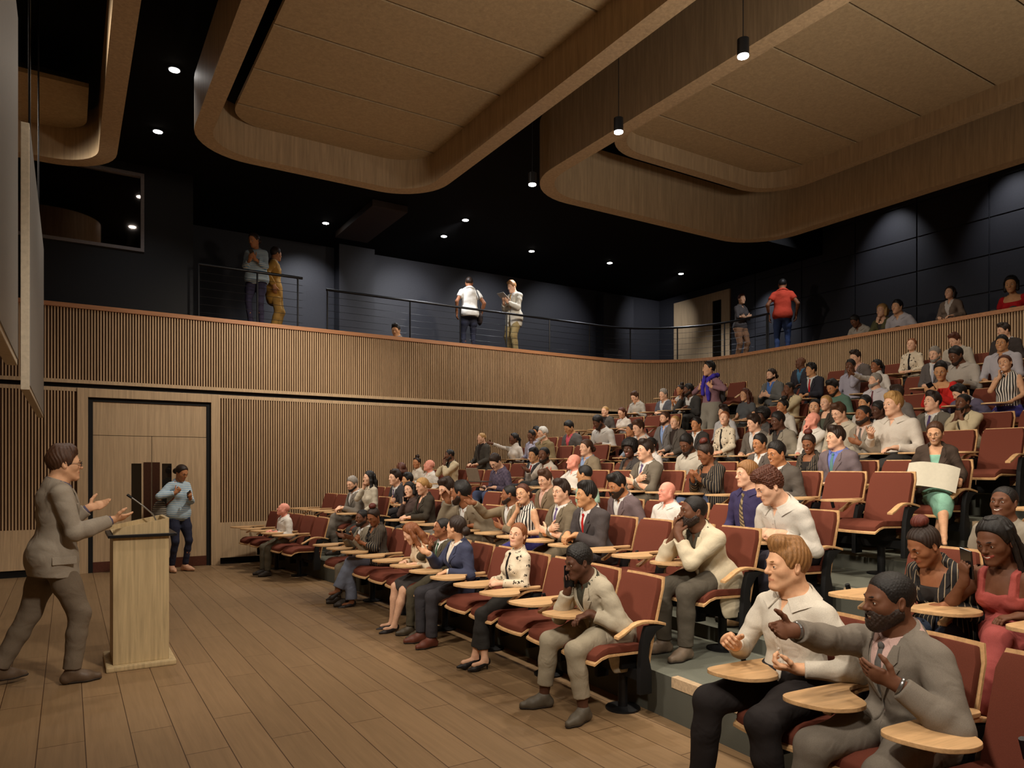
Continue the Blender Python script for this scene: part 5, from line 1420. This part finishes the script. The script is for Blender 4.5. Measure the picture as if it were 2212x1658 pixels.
A('pinktop','smiling woman with long dark braids in a pink outfit holding up her phone', 2, 2150,1125,1230, sex='f', skin='dark', hair=('braids','black'), phi=32, hpitch=18, smile=.95, top=('cami',(166,82,76)), bottom=('trousers',(160,80,76)), arms=('lap',(A3(.36,-.12,.98),A3(.3,.1,.95),A3(-.75,.3,.3),.9,.02,A3(.1,-.6,-1))), legs='crossR', lod=.85, wide=1.05, sc=.86)
# ---- third row
A('suitboy','young man in a dark suit near the slatted wall, third row', 3, 853,1018,1050, hair=('side','dark'), phi=58, **suit(CHA), tie=(84,74,104), arms='fold')
A('darkneigh','man in a dark suit with red tie beside him, partly hidden, third row', 3, 880,1022,1050, hair=('side','black'), skin='olive', phi=72, **suit((54,50,50)), tie=(150,40,36))
A('pinktie','man in a brown suit and pale pink shirt looking down, third row', 3, 1177,1015,1055, hair=('quiff','brown'), phi=42, hpitch=15, **suit((118,102,82)), under=('shirt',(204,166,150)))
A('mint','man in a mint green shirt turned to the back, third row', 3, 1262,1004,1045, hair=('buzz','black'), skin='olive', phi=112, hpitch=4, top=('tee',(160,190,168)), turn=-10)
A('mauve','bearded man with swept black hair in a mauve grey suit looking down', 3, 1333,1025,1074, hair=('quiff','black'), skin='tan', beard='full', phi=52, hpitch=22, **suit((104,90,92)), lean=6)
A('bald3','bald pink faced man in a white shirt behind the cream blazer', 3, 1440,1040,1083, skin='pink', hair=('bald','blond'), phi=58, hpitch=-4, top=('shirt',(212,208,200)), fat=.9, wide=1.1)
A('longhair','man with long ginger hair in a purple shirt and striped tie, third row', 3, 1613,996,1052, hair=('longback','ginger'), phi=58, top=('shirt',(62,56,90)), tie=[(150,132,100),'dstripe',(80,70,60),14])
A('curlyman','curly haired man in a white shirt bending over clasped hands, third row end', 3, 1661,1016,1088, hair=('curly','auburn'), phi=62, hpitch=26, top=('shirt',(204,198,188)), bottom=('trousers',(54,52,62)), shoes=('shoe',(182,150,112)), arms='clasp', lean=16, legcut=.09, lod=.9)
A('smiler','smiling young man with cropped black hair in a grey top at the right edge', 3, 2168,1050,1120, skin='dark', hair=('buzz','black'), phi=26, hpitch=-6, smile=.95, top=('tee',(140,132,118)), lod=.9)
A('auburnback','person with auburn hair seen from behind by the slatted wall', 3, 866,1000,1025, sex='f', hair=('longback','auburn'), phi=150, top=('blouse',(92,44,36)))
# ---- fourth row
A('bald2','bald man in a white shirt near the slatted wall, fourth row', 4, 927,992,1018, skin='pink', hair=('bald','blond'), phi=92, hpitch=-12, top=('shirt',WHT), fat=.8, wide=1.08)
A('bun20','smiling woman with high dark bun and white shirt by the slatted wall', 4, 900,988,1010, sex='f', skin='tan', hair=('bun','dark'), phi=36, smile=.8, top=('blouse',(200,192,178)))
A('thinker1','bearded man in a cream jacket with hand on chin, back by the wall', 4, 971,970,995, skin='dark', hair=('buzz','black'), beard='full', phi=78, hpitch=4, top=('jacket',(190,174,144)), under=('shirt',(60,60,54)), arms='mouth')
A('plaid','man in a purple plaid shirt bent over his laptop, fourth row', 4, 1070,980,1014, hair=('short','dark'), phi=42, hpitch=38, top=('shirt',[(92,82,98),'plaid',(62,56,74),26]), bottom=('jeans',(74,82,110)), arms='desk', lean=10)
A('bald4','bald pink man in a white shirt with hands at his chest, fourth row', 4, 1239,980,1014, skin='pink', hair=('bald','blond'), phi=80, hpitch=-8, top=('shirt',WHT), fat=.8, arms=('lap','raise'))
A('cross49','young man in a grey suit and violet tie with folded arms, fourth row', 4, 1394,951,994, hair=('quiff','dark'), phi=58, **suit((106,98,86)), tie=(104,88,128), arms='fold', cuffs=True)
A('pin2','woman with auburn bun in striped jacket and jeans, hands raised, fourth row', 4, 1524,958,1001, sex='f', skin='brown', hair=('bun','dark'), bunc='redbrown', phi=68, hpitch=26, top=('jacket',PIN), under=('scoop',(44,40,38)), bottom=('wide',(96,108,136)), arms='look', legs='crossL', vw=.08)
A('smile58','smiling man in a dark grey suit and open white shirt, fourth row', 4, 1677,954,1004, skin='tan', hair=('short','black'), phi=46, hpitch=12, smile=.9, **suit((86,80,74)), wide=1.06)
# ---- fifth row
A('redtie23','man in a dark suit with red tie left of the bearded man, fifth row', 5, 1153,968,998, hair=('side','black'), skin='olive', phi=42, **suit(CHA), tie=(168,36,34))
A('beard24','grinning bearded man in a light shirt gesturing, fifth row', 5, 1175,966,1000, skin='dark', hair=('buzz','black'), beard='full', phi=32, smile=.8, top=('shirt',(190,178,164)), arms=('lap','gest'))
A('tan26','man with tied brown hair in a tan blazer and blue shirt', 5, 1266,949,984, hair=('lowbun','brown'), phi=56, top=('jacket',(140,126,104)), under=('shirt',(140,160,196)))
A('olive31','young blond man in dark turtleneck and grey jacket by the wall, hands together', 5, 1040,935,957, hair=('buzz','blond'), phi=58, top=('jacket',(70,66,60)), under=('turtle',(44,38,36)), arms='desk')
A('smile57','smiling man in a grey suit just behind the similar smiling man', 5, 1641,938,977, skin='tan', hair=('short','black'), phi=46, hpitch=8, smile=.8, **suit((92,84,78)))
A('downlook','bearded man in a light shirt looking down, fifth row', 5, 1483,938,979, skin='dark', hair=('short','black'), beard='full', phi=36, hpitch=26, top=('shirt',(186,178,164)), lean=6)
A('afro48','smiling woman with a round afro and dark jacket, fifth row', 5, 1360,952,988, sex='f', skin='deep', hair=('afro','black'), phi=30, smile=.7, top=('jacket',(70,66,64)), under=('scoop',(120,92,70)))
A('band49','dark haired person in a white shirt behind the folded arms man', 5, 1405,945,977, hair=('slick','black'), sex='f', phi=50, top=('blouse',(204,198,192)))
A('tealtie','man in a mauve suit, blue shirt and teal tie, fifth row', 5, 1805,922,969, hair=('quiff','dark'), phi=56, **suit((112,100,104)), under=('shirt',(104,118,188)), tie=(92,132,132), smile=.3)
A('pin4','smiling woman with dark red bun in striped jacket looking down, fifth row', 5, 1747,939,976, sex='f', skin='brown', hair=('bun','dark'), bunc='redbrown', phi=24, hpitch=24, smile=.8, top=('jacket',PIN), under=('scoop',(44,40,38)), vw=.085)
A('map','smiling woman in a dark blazer and mint dress holding a large paper', 5, 2020,911,958, sex='f', hair=('lowbun','brown'), skin='fair', phi=12, hpitch=18, smile=.95, top=('jacket',(72,60,52)), under=('scoop',(140,190,168)), bottom=('dress',(140,190,168)), skirt=1.0, shoes=('heels',(40,36,36)), turn=24,
    arms=((A3(.34,.22,.86),A3(.7,-.3,.6),A3(-.3,-.9,.2),.9,.02,A3(-.2,.5,-1)), (A3(.34,-.24,.92),A3(.7,.3,.6),A3(-.3,.9,.2),.9,.02,A3(-.2,-.5,-1))), legs='crossR', jcuff=.09)
# ---- sixth row
A('white29','woman in a white turtleneck with her arm stretched towards the wall', 6, 1110,935,960, sex='f', skin='dark', hair=('pony','black'), phi=66, smile=.6, top=('turtle',(204,196,186)), arms=('lap','reach'))
A('lav30','person in a lavender shirt resting a cheek on one hand, sixth row', 6, 1148,929,952, skin='dark', hair=('short','black'), phi=48, top=('shirt',(160,156,172)), arms=('cheek','lap'))
A('whitehair','white haired man with moustache in an olive shirt', 6, 1172,922,950, hair=('short','white'), phi=58, beard='short', beardc='white', top=('shirt',(134,118,88)), wide=1.1)
A('behind31','dark haired man just behind the white haired man', 7, 1158,921,945, hair=('short','black'), skin='tan', phi=50, top=('shirt',(170,166,172)))
A('blue44','man with moustache in a grey jacket and light blue shirt, sixth row', 6, 1436,890,916, hair=('short','brown'), beard='short', phi=46, top=('jacket',(108,104,102)), under=('shirt',(134,156,198)), arms=('lap','gest'))
A('turt45','close cropped blond person in a dark turtleneck and grey jacket, sixth row', 6, 1458,898,924, hair=('buzz','blond'), phi=34, top=('jacket',(84,78,72)), under=('turtle',(52,42,38)), arms='desk')
A('smile46','smiling man in dark jacket and white shirt beside the turtleneck, sixth row', 6, 1504,902,930, skin='tan', hair=('short','black'), phi=40, smile=.8, **suit((58,54,52)))
A('whisper','brown haired man in a white shirt leaning to a woman, sixth row', 6, 1379,908,940, hair=('side','brown'), phi=50, hpitch=14, top=('shirt',(198,192,186)), lean=8)
A('whisperw','woman with a low bun half hidden beside the leaning man', 6, 1363,917,941, sex='f', hair=('lowbun','dark'), skin='tan', phi=70, smile=.6, top=('blouse',(150,158,168)))
A('floral52','woman with red hair in a floral blouse smiling upwards, sixth row', 6, 1565,890,917, sex='f', hair=('pony','copper'), phi=20, hpitch=-6, collar=False, tie=(34,30,30), top=('blouse',FLO), arms='clasp', smile=.3)
A('brown53','brown haired man in a grey suit looking down, sixth row', 6, 1628,896,931, hair=('side','dark'), phi=58, hpitch=12, **suit((104,96,88)))
A('phone54','man in a light grey suit talking on the phone, sixth row', 6, 1680,890,927, skin='deep', hair=('short','black'), phi=56, hpitch=12, top=('jacket',(134,126,112)), under=('shirt',(56,52,50)), arms=('lap','phoneear'))
A('bald82','bald pink man in a white shirt with his hand at his chin, sixth row', 6, 1755,892,921, skin='pink', hair=('bald','blond'), phi=68, hpitch=-14, top=('shirt',WHT), fat=.7, arms=('chin','lap'))
A('down85','brown haired man in a light shirt looking down, right of the bald man', 6, 1812,871,911, hair=('quiff','brown'), phi=42, hpitch=22, top=('shirt',(178,168,150)))
A('beard86','smiling bearded man in a light grey suit with raised hand, sixth row', 6, 1864,875,916, skin='brown', hair=('buzz','black'), beard='full', phi=46, smile=.7, top=('jacket',(138,128,114)), under=('shirt',(198,170,156)), tie=(96,92,88), arms=('gestin','lap'))
A('blond78','blond man in a white shirt sitting tall, right of the bearded man', 6, 1929,849,898, hair=('side','blond'), skin='pale', phi=46, top=('shirt',(206,198,186)), wide=1.14, arms=('lap','hold'))
A('phone87','man in dark jacket on the phone behind the tall blond man', 7, 1897,867,903, skin='deep', hair=('short','black'), phi=52, hpitch=10, **suit((54,48,46)), arms=('lap','phoneear'))
# ---- seventh row
A('pink32','black haired person in a grey jacket and pink shirt looking down by the wall', 7, 1229,909,937, hair=('short','black'), skin='olive', phi=52, hpitch=26, top=('jacket',(92,88,86)), under=('shirt',(196,84,96)))
A('bent33','man in a tight white shirt bending forward over the desk', 7, 1292,897,926, skin='dark', hair=('short','black'), beard='full', phi=62, hpitch=30, top=('shirt',(190,186,180)), lean=12, wide=1.12, arms='desk')
A('olive76','young man in a grey suit and violet tie near the right, seventh row', 7, 2014,847,889, hair=('quiff','dark'), phi=46, hpitch=-4, **suit((104,98,88)), tie=(96,80,124))
A('cream77','bearded man in a cream blazer with steepled hands at his chin, seventh row', 7, 2080,850,888, skin='dark', hair=('buzz','black'), beard='full', phi=40, hpitch=2, top=('jacket',(198,184,152)), under=('shirt',(62,58,50)), arms='chin')
A('white52','person in a white shirt hidden behind the woman in floral blouse', 7, 1563,877,905, hair=('tall','dark'), phi=60, top=('shirt',(186,184,184)))
A('afro55','person with a large dark afro behind the man on the phone', 7, 1646,886,910, skin='deep', sex='f', hair=('afro','black'), phi=44, top=('blouse',(84,80,78)))
A('bun56','smiling woman with dark bun in a white blouse, seventh row', 7, 1690,866,889, sex='f', skin='tan', hair=('bun','black'), phi=54, smile=.8, top=('blouse',(196,190,180)))
A('stare83','dark haired woman in a light grey jacket staring straight out, seventh row', 7, 1760,862,897, sex='f', skin='fair', hair=('lowbun','black'), phi=12, top=('jacket',(160,150,136)), under=('scoop',(190,182,170)))
A('blond84','blond woman with pinned hair beside the staring woman', 7, 1784,854,886, sex='f', hair=('lowbun','blond'), phi=34, top=('jacket',(70,62,54)), under=('scoop',(80,84,72)))
A('black88','dark haired man mostly hidden behind the bearded smiling man', 7, 1868,856,886, hair=('short','black'), skin='olive', phi=46, top=('shirt',(180,174,166)))
A('away89','man in a grey suit turned away behind the tall blond man', 7, 1936,835,868, hair=('side','dark'), phi=150, **suit((108,102,98)), lean=8, turn=-18)
A('blond34','close cropped blond person in a turtleneck at the upper left by the wall', 8, 1307,877,899, hair=('buzz','blond'), phi=36, top=('jacket',(80,76,72)), under=('turtle',(42,38,38)))
A('redtee','red haired woman in a white tee leaning on straight arms', 8, 1343,880,902, sex='f', hair=('pony','auburn'), phi=42, hpitch=18, top=('tee',(200,192,182)), arms='desk', lean=8)
A('tee41','woman with very long brown hair in a grey tee, eighth row', 8, 1609,841,864, sex='f', hair=('long','auburn'), skin='fair', phi=52, hpitch=6, smile=.6, top=('tee',(84,86,88)), arms='desk')
A('cream43','man in a cream blazer thinking with hand on chin, eighth row', 8, 1704,827,851, skin='dark', hair=('buzz','black'), phi=58, top=('jacket',(194,178,144)), under=('shirt',(62,56,48)), arms=('mouth','lap'))
A('teal63','bearded man in a teal green sweater looking down', 8, 1799,820,853, hair=('quiff','black'), skin='tan', beard='full', phi=42, hpitch=26, top=('sweater',(86,112,98)))
A('grey67','grey bearded man in a pale shirt and dark red tie', 8, 1890,807,837, hair=('short','grey'), beard='short', beardc='grey', phi=58, hpitch=-8, top=('shirt',(190,184,188)), tie=(110,64,70), arms='desk')
A('red70','woman with short black hair in a red top looking at her phone', 8, 2032,781,820, sex='f', hair=('short','black'), skin='olive', phi=10, hpitch=24, top=('scoop',(196,44,40)), arms='look', bottom=('trousers',(50,46,48)))
A('zebra75','smiling woman in a striped sleeveless blouse, hand by her cheek, upper right', 8, 2171,768,801, sex='f', hair=('lowbun','auburn'), skin='fair', phi=20, hroll=12, smile=.95, top=('sleeveless',ZEB), bottom=('skirt',(72,68,140)), arms=('lap','cheek'))
A('mauve77','person with thick black hair in a mauve suit behind the steepled hands', 8, 2073,834,866, hair=('quiff','black'), phi=60, hpitch=30, **suit((96,90,110)), lean=14)
# ---- ninth row
A('shirt36','man in a light grey shirt leaning on the desk by the curved wall', 9, 1371,846,868, hair=('side','brown'), phi=42, hpitch=24, top=('shirt',(168,162,152)), arms='desk', lean=6)
A('grey37','grey haired man in a blue grey suit near the curved wall', 9, 1433,840,864, hair=('short','grey'), phi=46, hpitch=6, **suit((88,90,98)), arms='clasp')
A('bun38','woman with a dark bun and white blouse beside the leaning man', 9, 1470,832,852, sex='f', skin='tan', hair=('bun','dark'), phi=58, smile=.6, top=('blouse',(192,188,180)), arms='look')
A('lean39','bearded man in a dark suit leaning towards the woman with a bun', 9, 1487,829,855, skin='dark', hair=('short','black'), beard='full', phi=72, **suit((66,64,62)), lean=16, arms=('knee','mouth'))
A('blue42','man with tied hair in a grey jacket and bright blue shirt, hands apart', 9, 1666,796,823, hair=('lowbun','dark'), beard='short', phi=44, top=('jacket',(104,104,102)), under=('shirt',(84,122,190)), arms=('gestin','gestin'))
A('redtie62','man in a dark navy suit and red tie high on the right', 9, 1752,785,812, hair=('side','black'), skin='olive', phi=58, **suit((48,48,56)), tie=(176,36,36), arms='knee', lean=4)
A('lav64','person in a lavender shirt with raised hand at the ear', 9, 1837,777,803, skin='dark', hair=('short','black'), phi=30, smile=.5, top=('shirt',(158,154,166)), arms=('cheek','lap'))
A('white66','woman with a dark ponytail in a white turtleneck, arm stretched to her right', 9, 1893,777,804, sex='f', skin='brown', hair=('pony','black'), phi=58, smile=.8, top=('turtle',(204,198,190)), arms=('lap','reach'))
A('grey69','man with grey moustache in a grey suit and pale tie, ninth row', 9, 2019,749,781, hair=('short','grey'), beard='short', beardc='grey', phi=26, hpitch=12, **suit((94,88,86)), tie=(170,170,180), arms='clasp')
A('down72','man in a light grey shirt looking down at the desk, ninth row', 9, 2065,749,786, skin='dark', hair=('short','black'), beard='short', phi=46, hpitch=26, top=('shirt',(174,166,156)), wide=1.14, arms='desk')
A('lav73','broad man in a pale lavender shirt facing the camera, far right', 9, 2164,724,759, hair=('short','black'), skin='olive', phi=16, top=('shirt',(176,172,178)), wide=1.12, arms='desk')
# ---- rear row and gallery
A('bald61','bald man in a dark suit and blue shirt below the rear parapet', 10, 1729,771,795, skin='dark', hair=('bald','black'), phi=82, **suit((56,54,60)), under=('shirt',(70,110,140)))
A('dark65','dark haired man in a grey jacket and pink shirt, rear row', 10, 1848,757,786, hair=('quiff','dark'), phi=42, hpitch=14, top=('jacket',(98,90,86)), under=('shirt',(200,160,150)))
A('floral68','woman in a cream floral blouse high in the rear row', 10, 1969,732,757, sex='f', hair=('pony','copper'), phi=20, hpitch=-6, collar=False, tie=(34,30,30), top=('blouse',FLO), arms='clasp', smile=.3)
A('light71','brown haired man in a light shirt looking down, rear row', 10, 2062,720,749, hair=('side','auburn'), phi=42, hpitch=24, top=('shirt',(176,168,154)), wide=1.08)
A('dark74','dark haired man in a charcoal suit at the right end, rear row', 10, 2168,700,728, hair=('quiff','dark'), phi=56, hpitch=8, **suit((64,58,56)))
ROWX.append(13.25); ROWZ.append(3.55)
A('gal90','man with bowed head and pale shirt behind the rear parapet', 11, 1847,692,717, skin='dark', hair=('short','black'), phi=46, hpitch=32, top=('shirt',(166,158,148)), lean=10)
A('gal91','woman with loose blond hair behind the rear parapet, hand on chin', 11, 1905,657,685, sex='f', hair=('bob','blond'), phi=40, top=('jacket',(86,84,58)), under=('scoop',(60,58,54)), arms=('lap','chin'))
A('gal92','dark haired man in a light shirt beside the blond gallery woman', 11, 1938,668,698, hair=('short','black'), skin='fair', phi=34, top=('shirt',(176,172,178)))
A('gal93','woman with a dark bob in a brown jacket behind the rear parapet', 11, 2052,619,646, sex='f', hair=('bob','dark'), phi=32, hpitch=-4, top=('jacket',(118,102,90)), under=('blouse',(196,188,182)))
A('gal94','woman in a red top behind the rear parapet at far right', 11, 2184,608,644, sex='f', hair=('bob','black'), skin='olive', phi=12, hpitch=14, top=('scoop',(170,30,34)))
ROWX.append(0); ROWZ.append(3.12)
Bst('well100','dark haired person sitting low behind the long slatted parapet, only head showing', 5.52,13.05,3.06, PI, .98, hair=('quiff','black'), skin='olive', phi=18, hpitch=16, top=('shirt',(112,106,100)), sitting=True)
PR = PEOPLE
for key, g, lab in (('doorwoman',1,'phone held by the woman beside the double door'), ('beige',-1,'phone at the ear of the man in the beige suit'),
    ('pinktop',-1,'phone held up by the woman in the pink outfit'), ('phonegirl',-1,'phone at the ear of the dark haired second row woman'),
    ('phone54',-1,'phone at the ear of the man in light grey, sixth row'), ('phone87',-1,'phone at the ear of the man behind the tall blond man'),
    ('red70',1,'phone in the hands of the woman in the red top'), ('balc_sweater',1,'phone held by the striped sweater person on the balcony')):
    give_phone(PR[key], g, lab)
# large paper sheet held by the woman in the mint dress
root, J, o = PR['map']
def sheet():
    a, b = J['hand+1'], J['hand-1']; mid = (a+b)/2+A3(.03,0,-.005); ax = unit(a-b); L = np.linalg.norm(a-b)
    up = unit(A3(-.45,0,.9)-ax*(A3(-.45,0,.9)@ax)); nn = np.cross(ax, up)
    w = L*.5+.02; hh = .15
    f = lambda u, v: tuple(mid+ax*(u*2-1)*w+up*((v*2-1)*hh+.02*math.sin(u*PI))+nn*(.05*math.sin(u*PI*1.0)+.01*math.sin(u*9)))
    vs, fs = grid_shell(f, 14, 6, .0015, lambda u, v: nn)
    return MB().add([tuple(Vector(p)) for p in vs], fs).mesh('paper_sheet', plain('paper', lin(196,190,172), .8, var=.04), smooth=True)
pp = link(bpy.data.objects.new('paper_sheet', sheet())); pp.location = root.location; pp.rotation_euler = root.rotation_euler; pp.scale = root.scale
tag(pp, 'large curved sheet of pale paper held by the woman in mint', 'paper')
# tablet computer of the balcony man
root, J, o = PR['balc_blazer']
mid = (J['hand+1']+J['hand-1'])/2+A3(.02,0,.06)
held(root, J, 'tablet_computer', MB().box(-.13,.13,-.10,.10,-.005,.005).mesh('tablet_computer', plain('tablet white', lin(206,204,200), .3), bevel=.003), 'white tablet computer in the hands of the balcony man in the pale jacket', 'tablet', mid, A3(.85,0,.52), A3(-.5,0,.85))
# laptop in front of the plaid shirt
root, J, o = PR['plaid']
lp = empty('laptop', world_of(root, tuple((J['hand+1']+J['hand-1'])/2*A3(1,1,0)+A3(.10,0,.70))), root.rotation_euler.z)
MB().box(-.11,.11,-.16,.16,0,.016).build('keyboard_base', M['steel'], lp, bevel=.004)
sb_ = MB().box(-.006,.006,-.16,.16,0,.21).build('screen_lid', plain('laptop lid', lin(120,104,88), .5), lp, bevel=.003); sb_.location = (.11,0,.014); sb_.rotation_euler = (0,.28,0)
tag(lp, 'open laptop on the desk of the man in the plaid shirt', 'laptop')
# scarf, bags, watches are parts of the outfits
root, J, o = PR['scarf']; N, T = J['N'], J['T']; q = lambda *p: N+T@np.array(p,float)
V, Q_ = field_mesh(chain([q(-.09,0,.03),q(-.05,.09,.035),q(.04,.095,.02),q(.11,.05,-.03),q(.145,.055,-.14),q(.14,.06,-.27),q(.13,.06,-.38)],[.036,.036,.036,.034,.032,.036,.03],.03)+chain([q(-.09,0,.03),q(-.05,-.09,.035),q(.04,-.095,.02),q(.11,-.05,-.03),q(.145,-.055,-.14),q(.14,-.06,-.27)],[.036,.036,.036,.034,.032,.034],.03), .009)
link(bpy.data.objects.new('scarf', np_mesh('scarf', V, Q_, cloth((70,58,168)))), root)['label'] = 'bright blue knitted scarf'
V, Q_ = field_mesh([ell(q(-.16,0,-.28),(.09,.14,.19),T,.05)], .012); bk = link(bpy.data.objects.new('backpack', np_mesh('backpack', V, Q_, cloth((92,92,98))))); bk.location = root.location; bk.rotation_euler = root.rotation_euler; bk.scale = root.scale
tag(bk, 'grey backpack on the back of the scarf wearer', 'backpack')
root, J, o = PR['doorwoman']; P_ = J['P']; T = J['T']
bg = empty('shoulder_bag', root.location, root.rotation_euler.z); bg.scale = root.scale
V, Q_ = field_mesh([ell(P_+A3(-.10,-.24,.06),(.12,.10,.17),None,.04), ell(P_+A3(-.10,-.25,-.06),(.14,.11,.12),None,.06)], .012)
link(bpy.data.objects.new('bag_body', np_mesh('bag_body', V, Q_, cloth((150,142,128),'hstripe',(70,66,62),10))), bg)
MB().tube([P_+A3(-.06,-.20,.12),P_+A3(.10,-.14,.26),P_+A3(.125,-.10,.36),P_+A3(.05,-.085,.52),P_+A3(-.06,-.10,.50),P_+A3(-.14,-.17,.32),P_+A3(-.12,-.22,.18)], .009, 8).build('strap', plain('tan leather', lin(150,74,46), .5), bg, smooth=True)
tag(bg, 'striped grey bag with a tan strap on the shoulder of the doorway woman', 'bag')
root, J, o = PR['balc_polo']; P_ = J['P']
b2 = empty('shoulder_bag', root.location, root.rotation_euler.z); b2.scale = root.scale
V, Q_ = field_mesh([ell(P_+A3(.0,-.235,-.10),(.13,.05,.14),None,.04)], .012); link(bpy.data.objects.new('bag_body', np_mesh('bag_body', V, Q_, cloth((52,42,38)))), b2)
MB().tube([P_+A3(-.06,-.25,.02),P_+A3(-.12,-.17,.35),P_+A3(-.03,-.13,.53),P_+A3(.10,-.15,.40),P_+A3(.06,-.25,.02)], .010, 8).build('strap', M['black'], b2, smooth=True)
tag(b2, 'dark brown bag on a strap behind the man in the white polo', 'bag')
def bracelet(key, g, mat, r=.033):
    root, J, o = PR[key]; w = J['w%+d'%g]-J['fd%+d'%g]*.012; d = J['fd%+d'%g]; n = J['nd%+d'%g]; s = np.cross(d, n)
    MB().tube([w+n*math.cos(a)*r*.86+s*math.sin(a)*r for a in [2*PI*k/16 for k in range(17)]], .0075, 8, False).build('watch', mat, root, smooth=True)['label'] = 'metal wrist watch'
bracelet('greysuit', 1, M['steel']); bracelet('greysuit', -1, M['steel'], .031)
# ================================================================ view
S.view_settings.view_transform = 'Standard'; S.view_settings.look = 'None'; S.view_settings.gamma = 1.0
S.view_settings.exposure = 0.18; S.view_settings.use_curve_mapping = False
S.cycles.max_bounces = 5; S.cycles.diffuse_bounces = 3; S.cycles.glossy_bounces = 2; S.cycles.transmission_bounces = 2
S.cycles.use_denoising = True
S.cycles.caustics_reflective = False; S.cycles.caustics_refractive = False
S.cycles.sample_clamp_indirect = 4.0
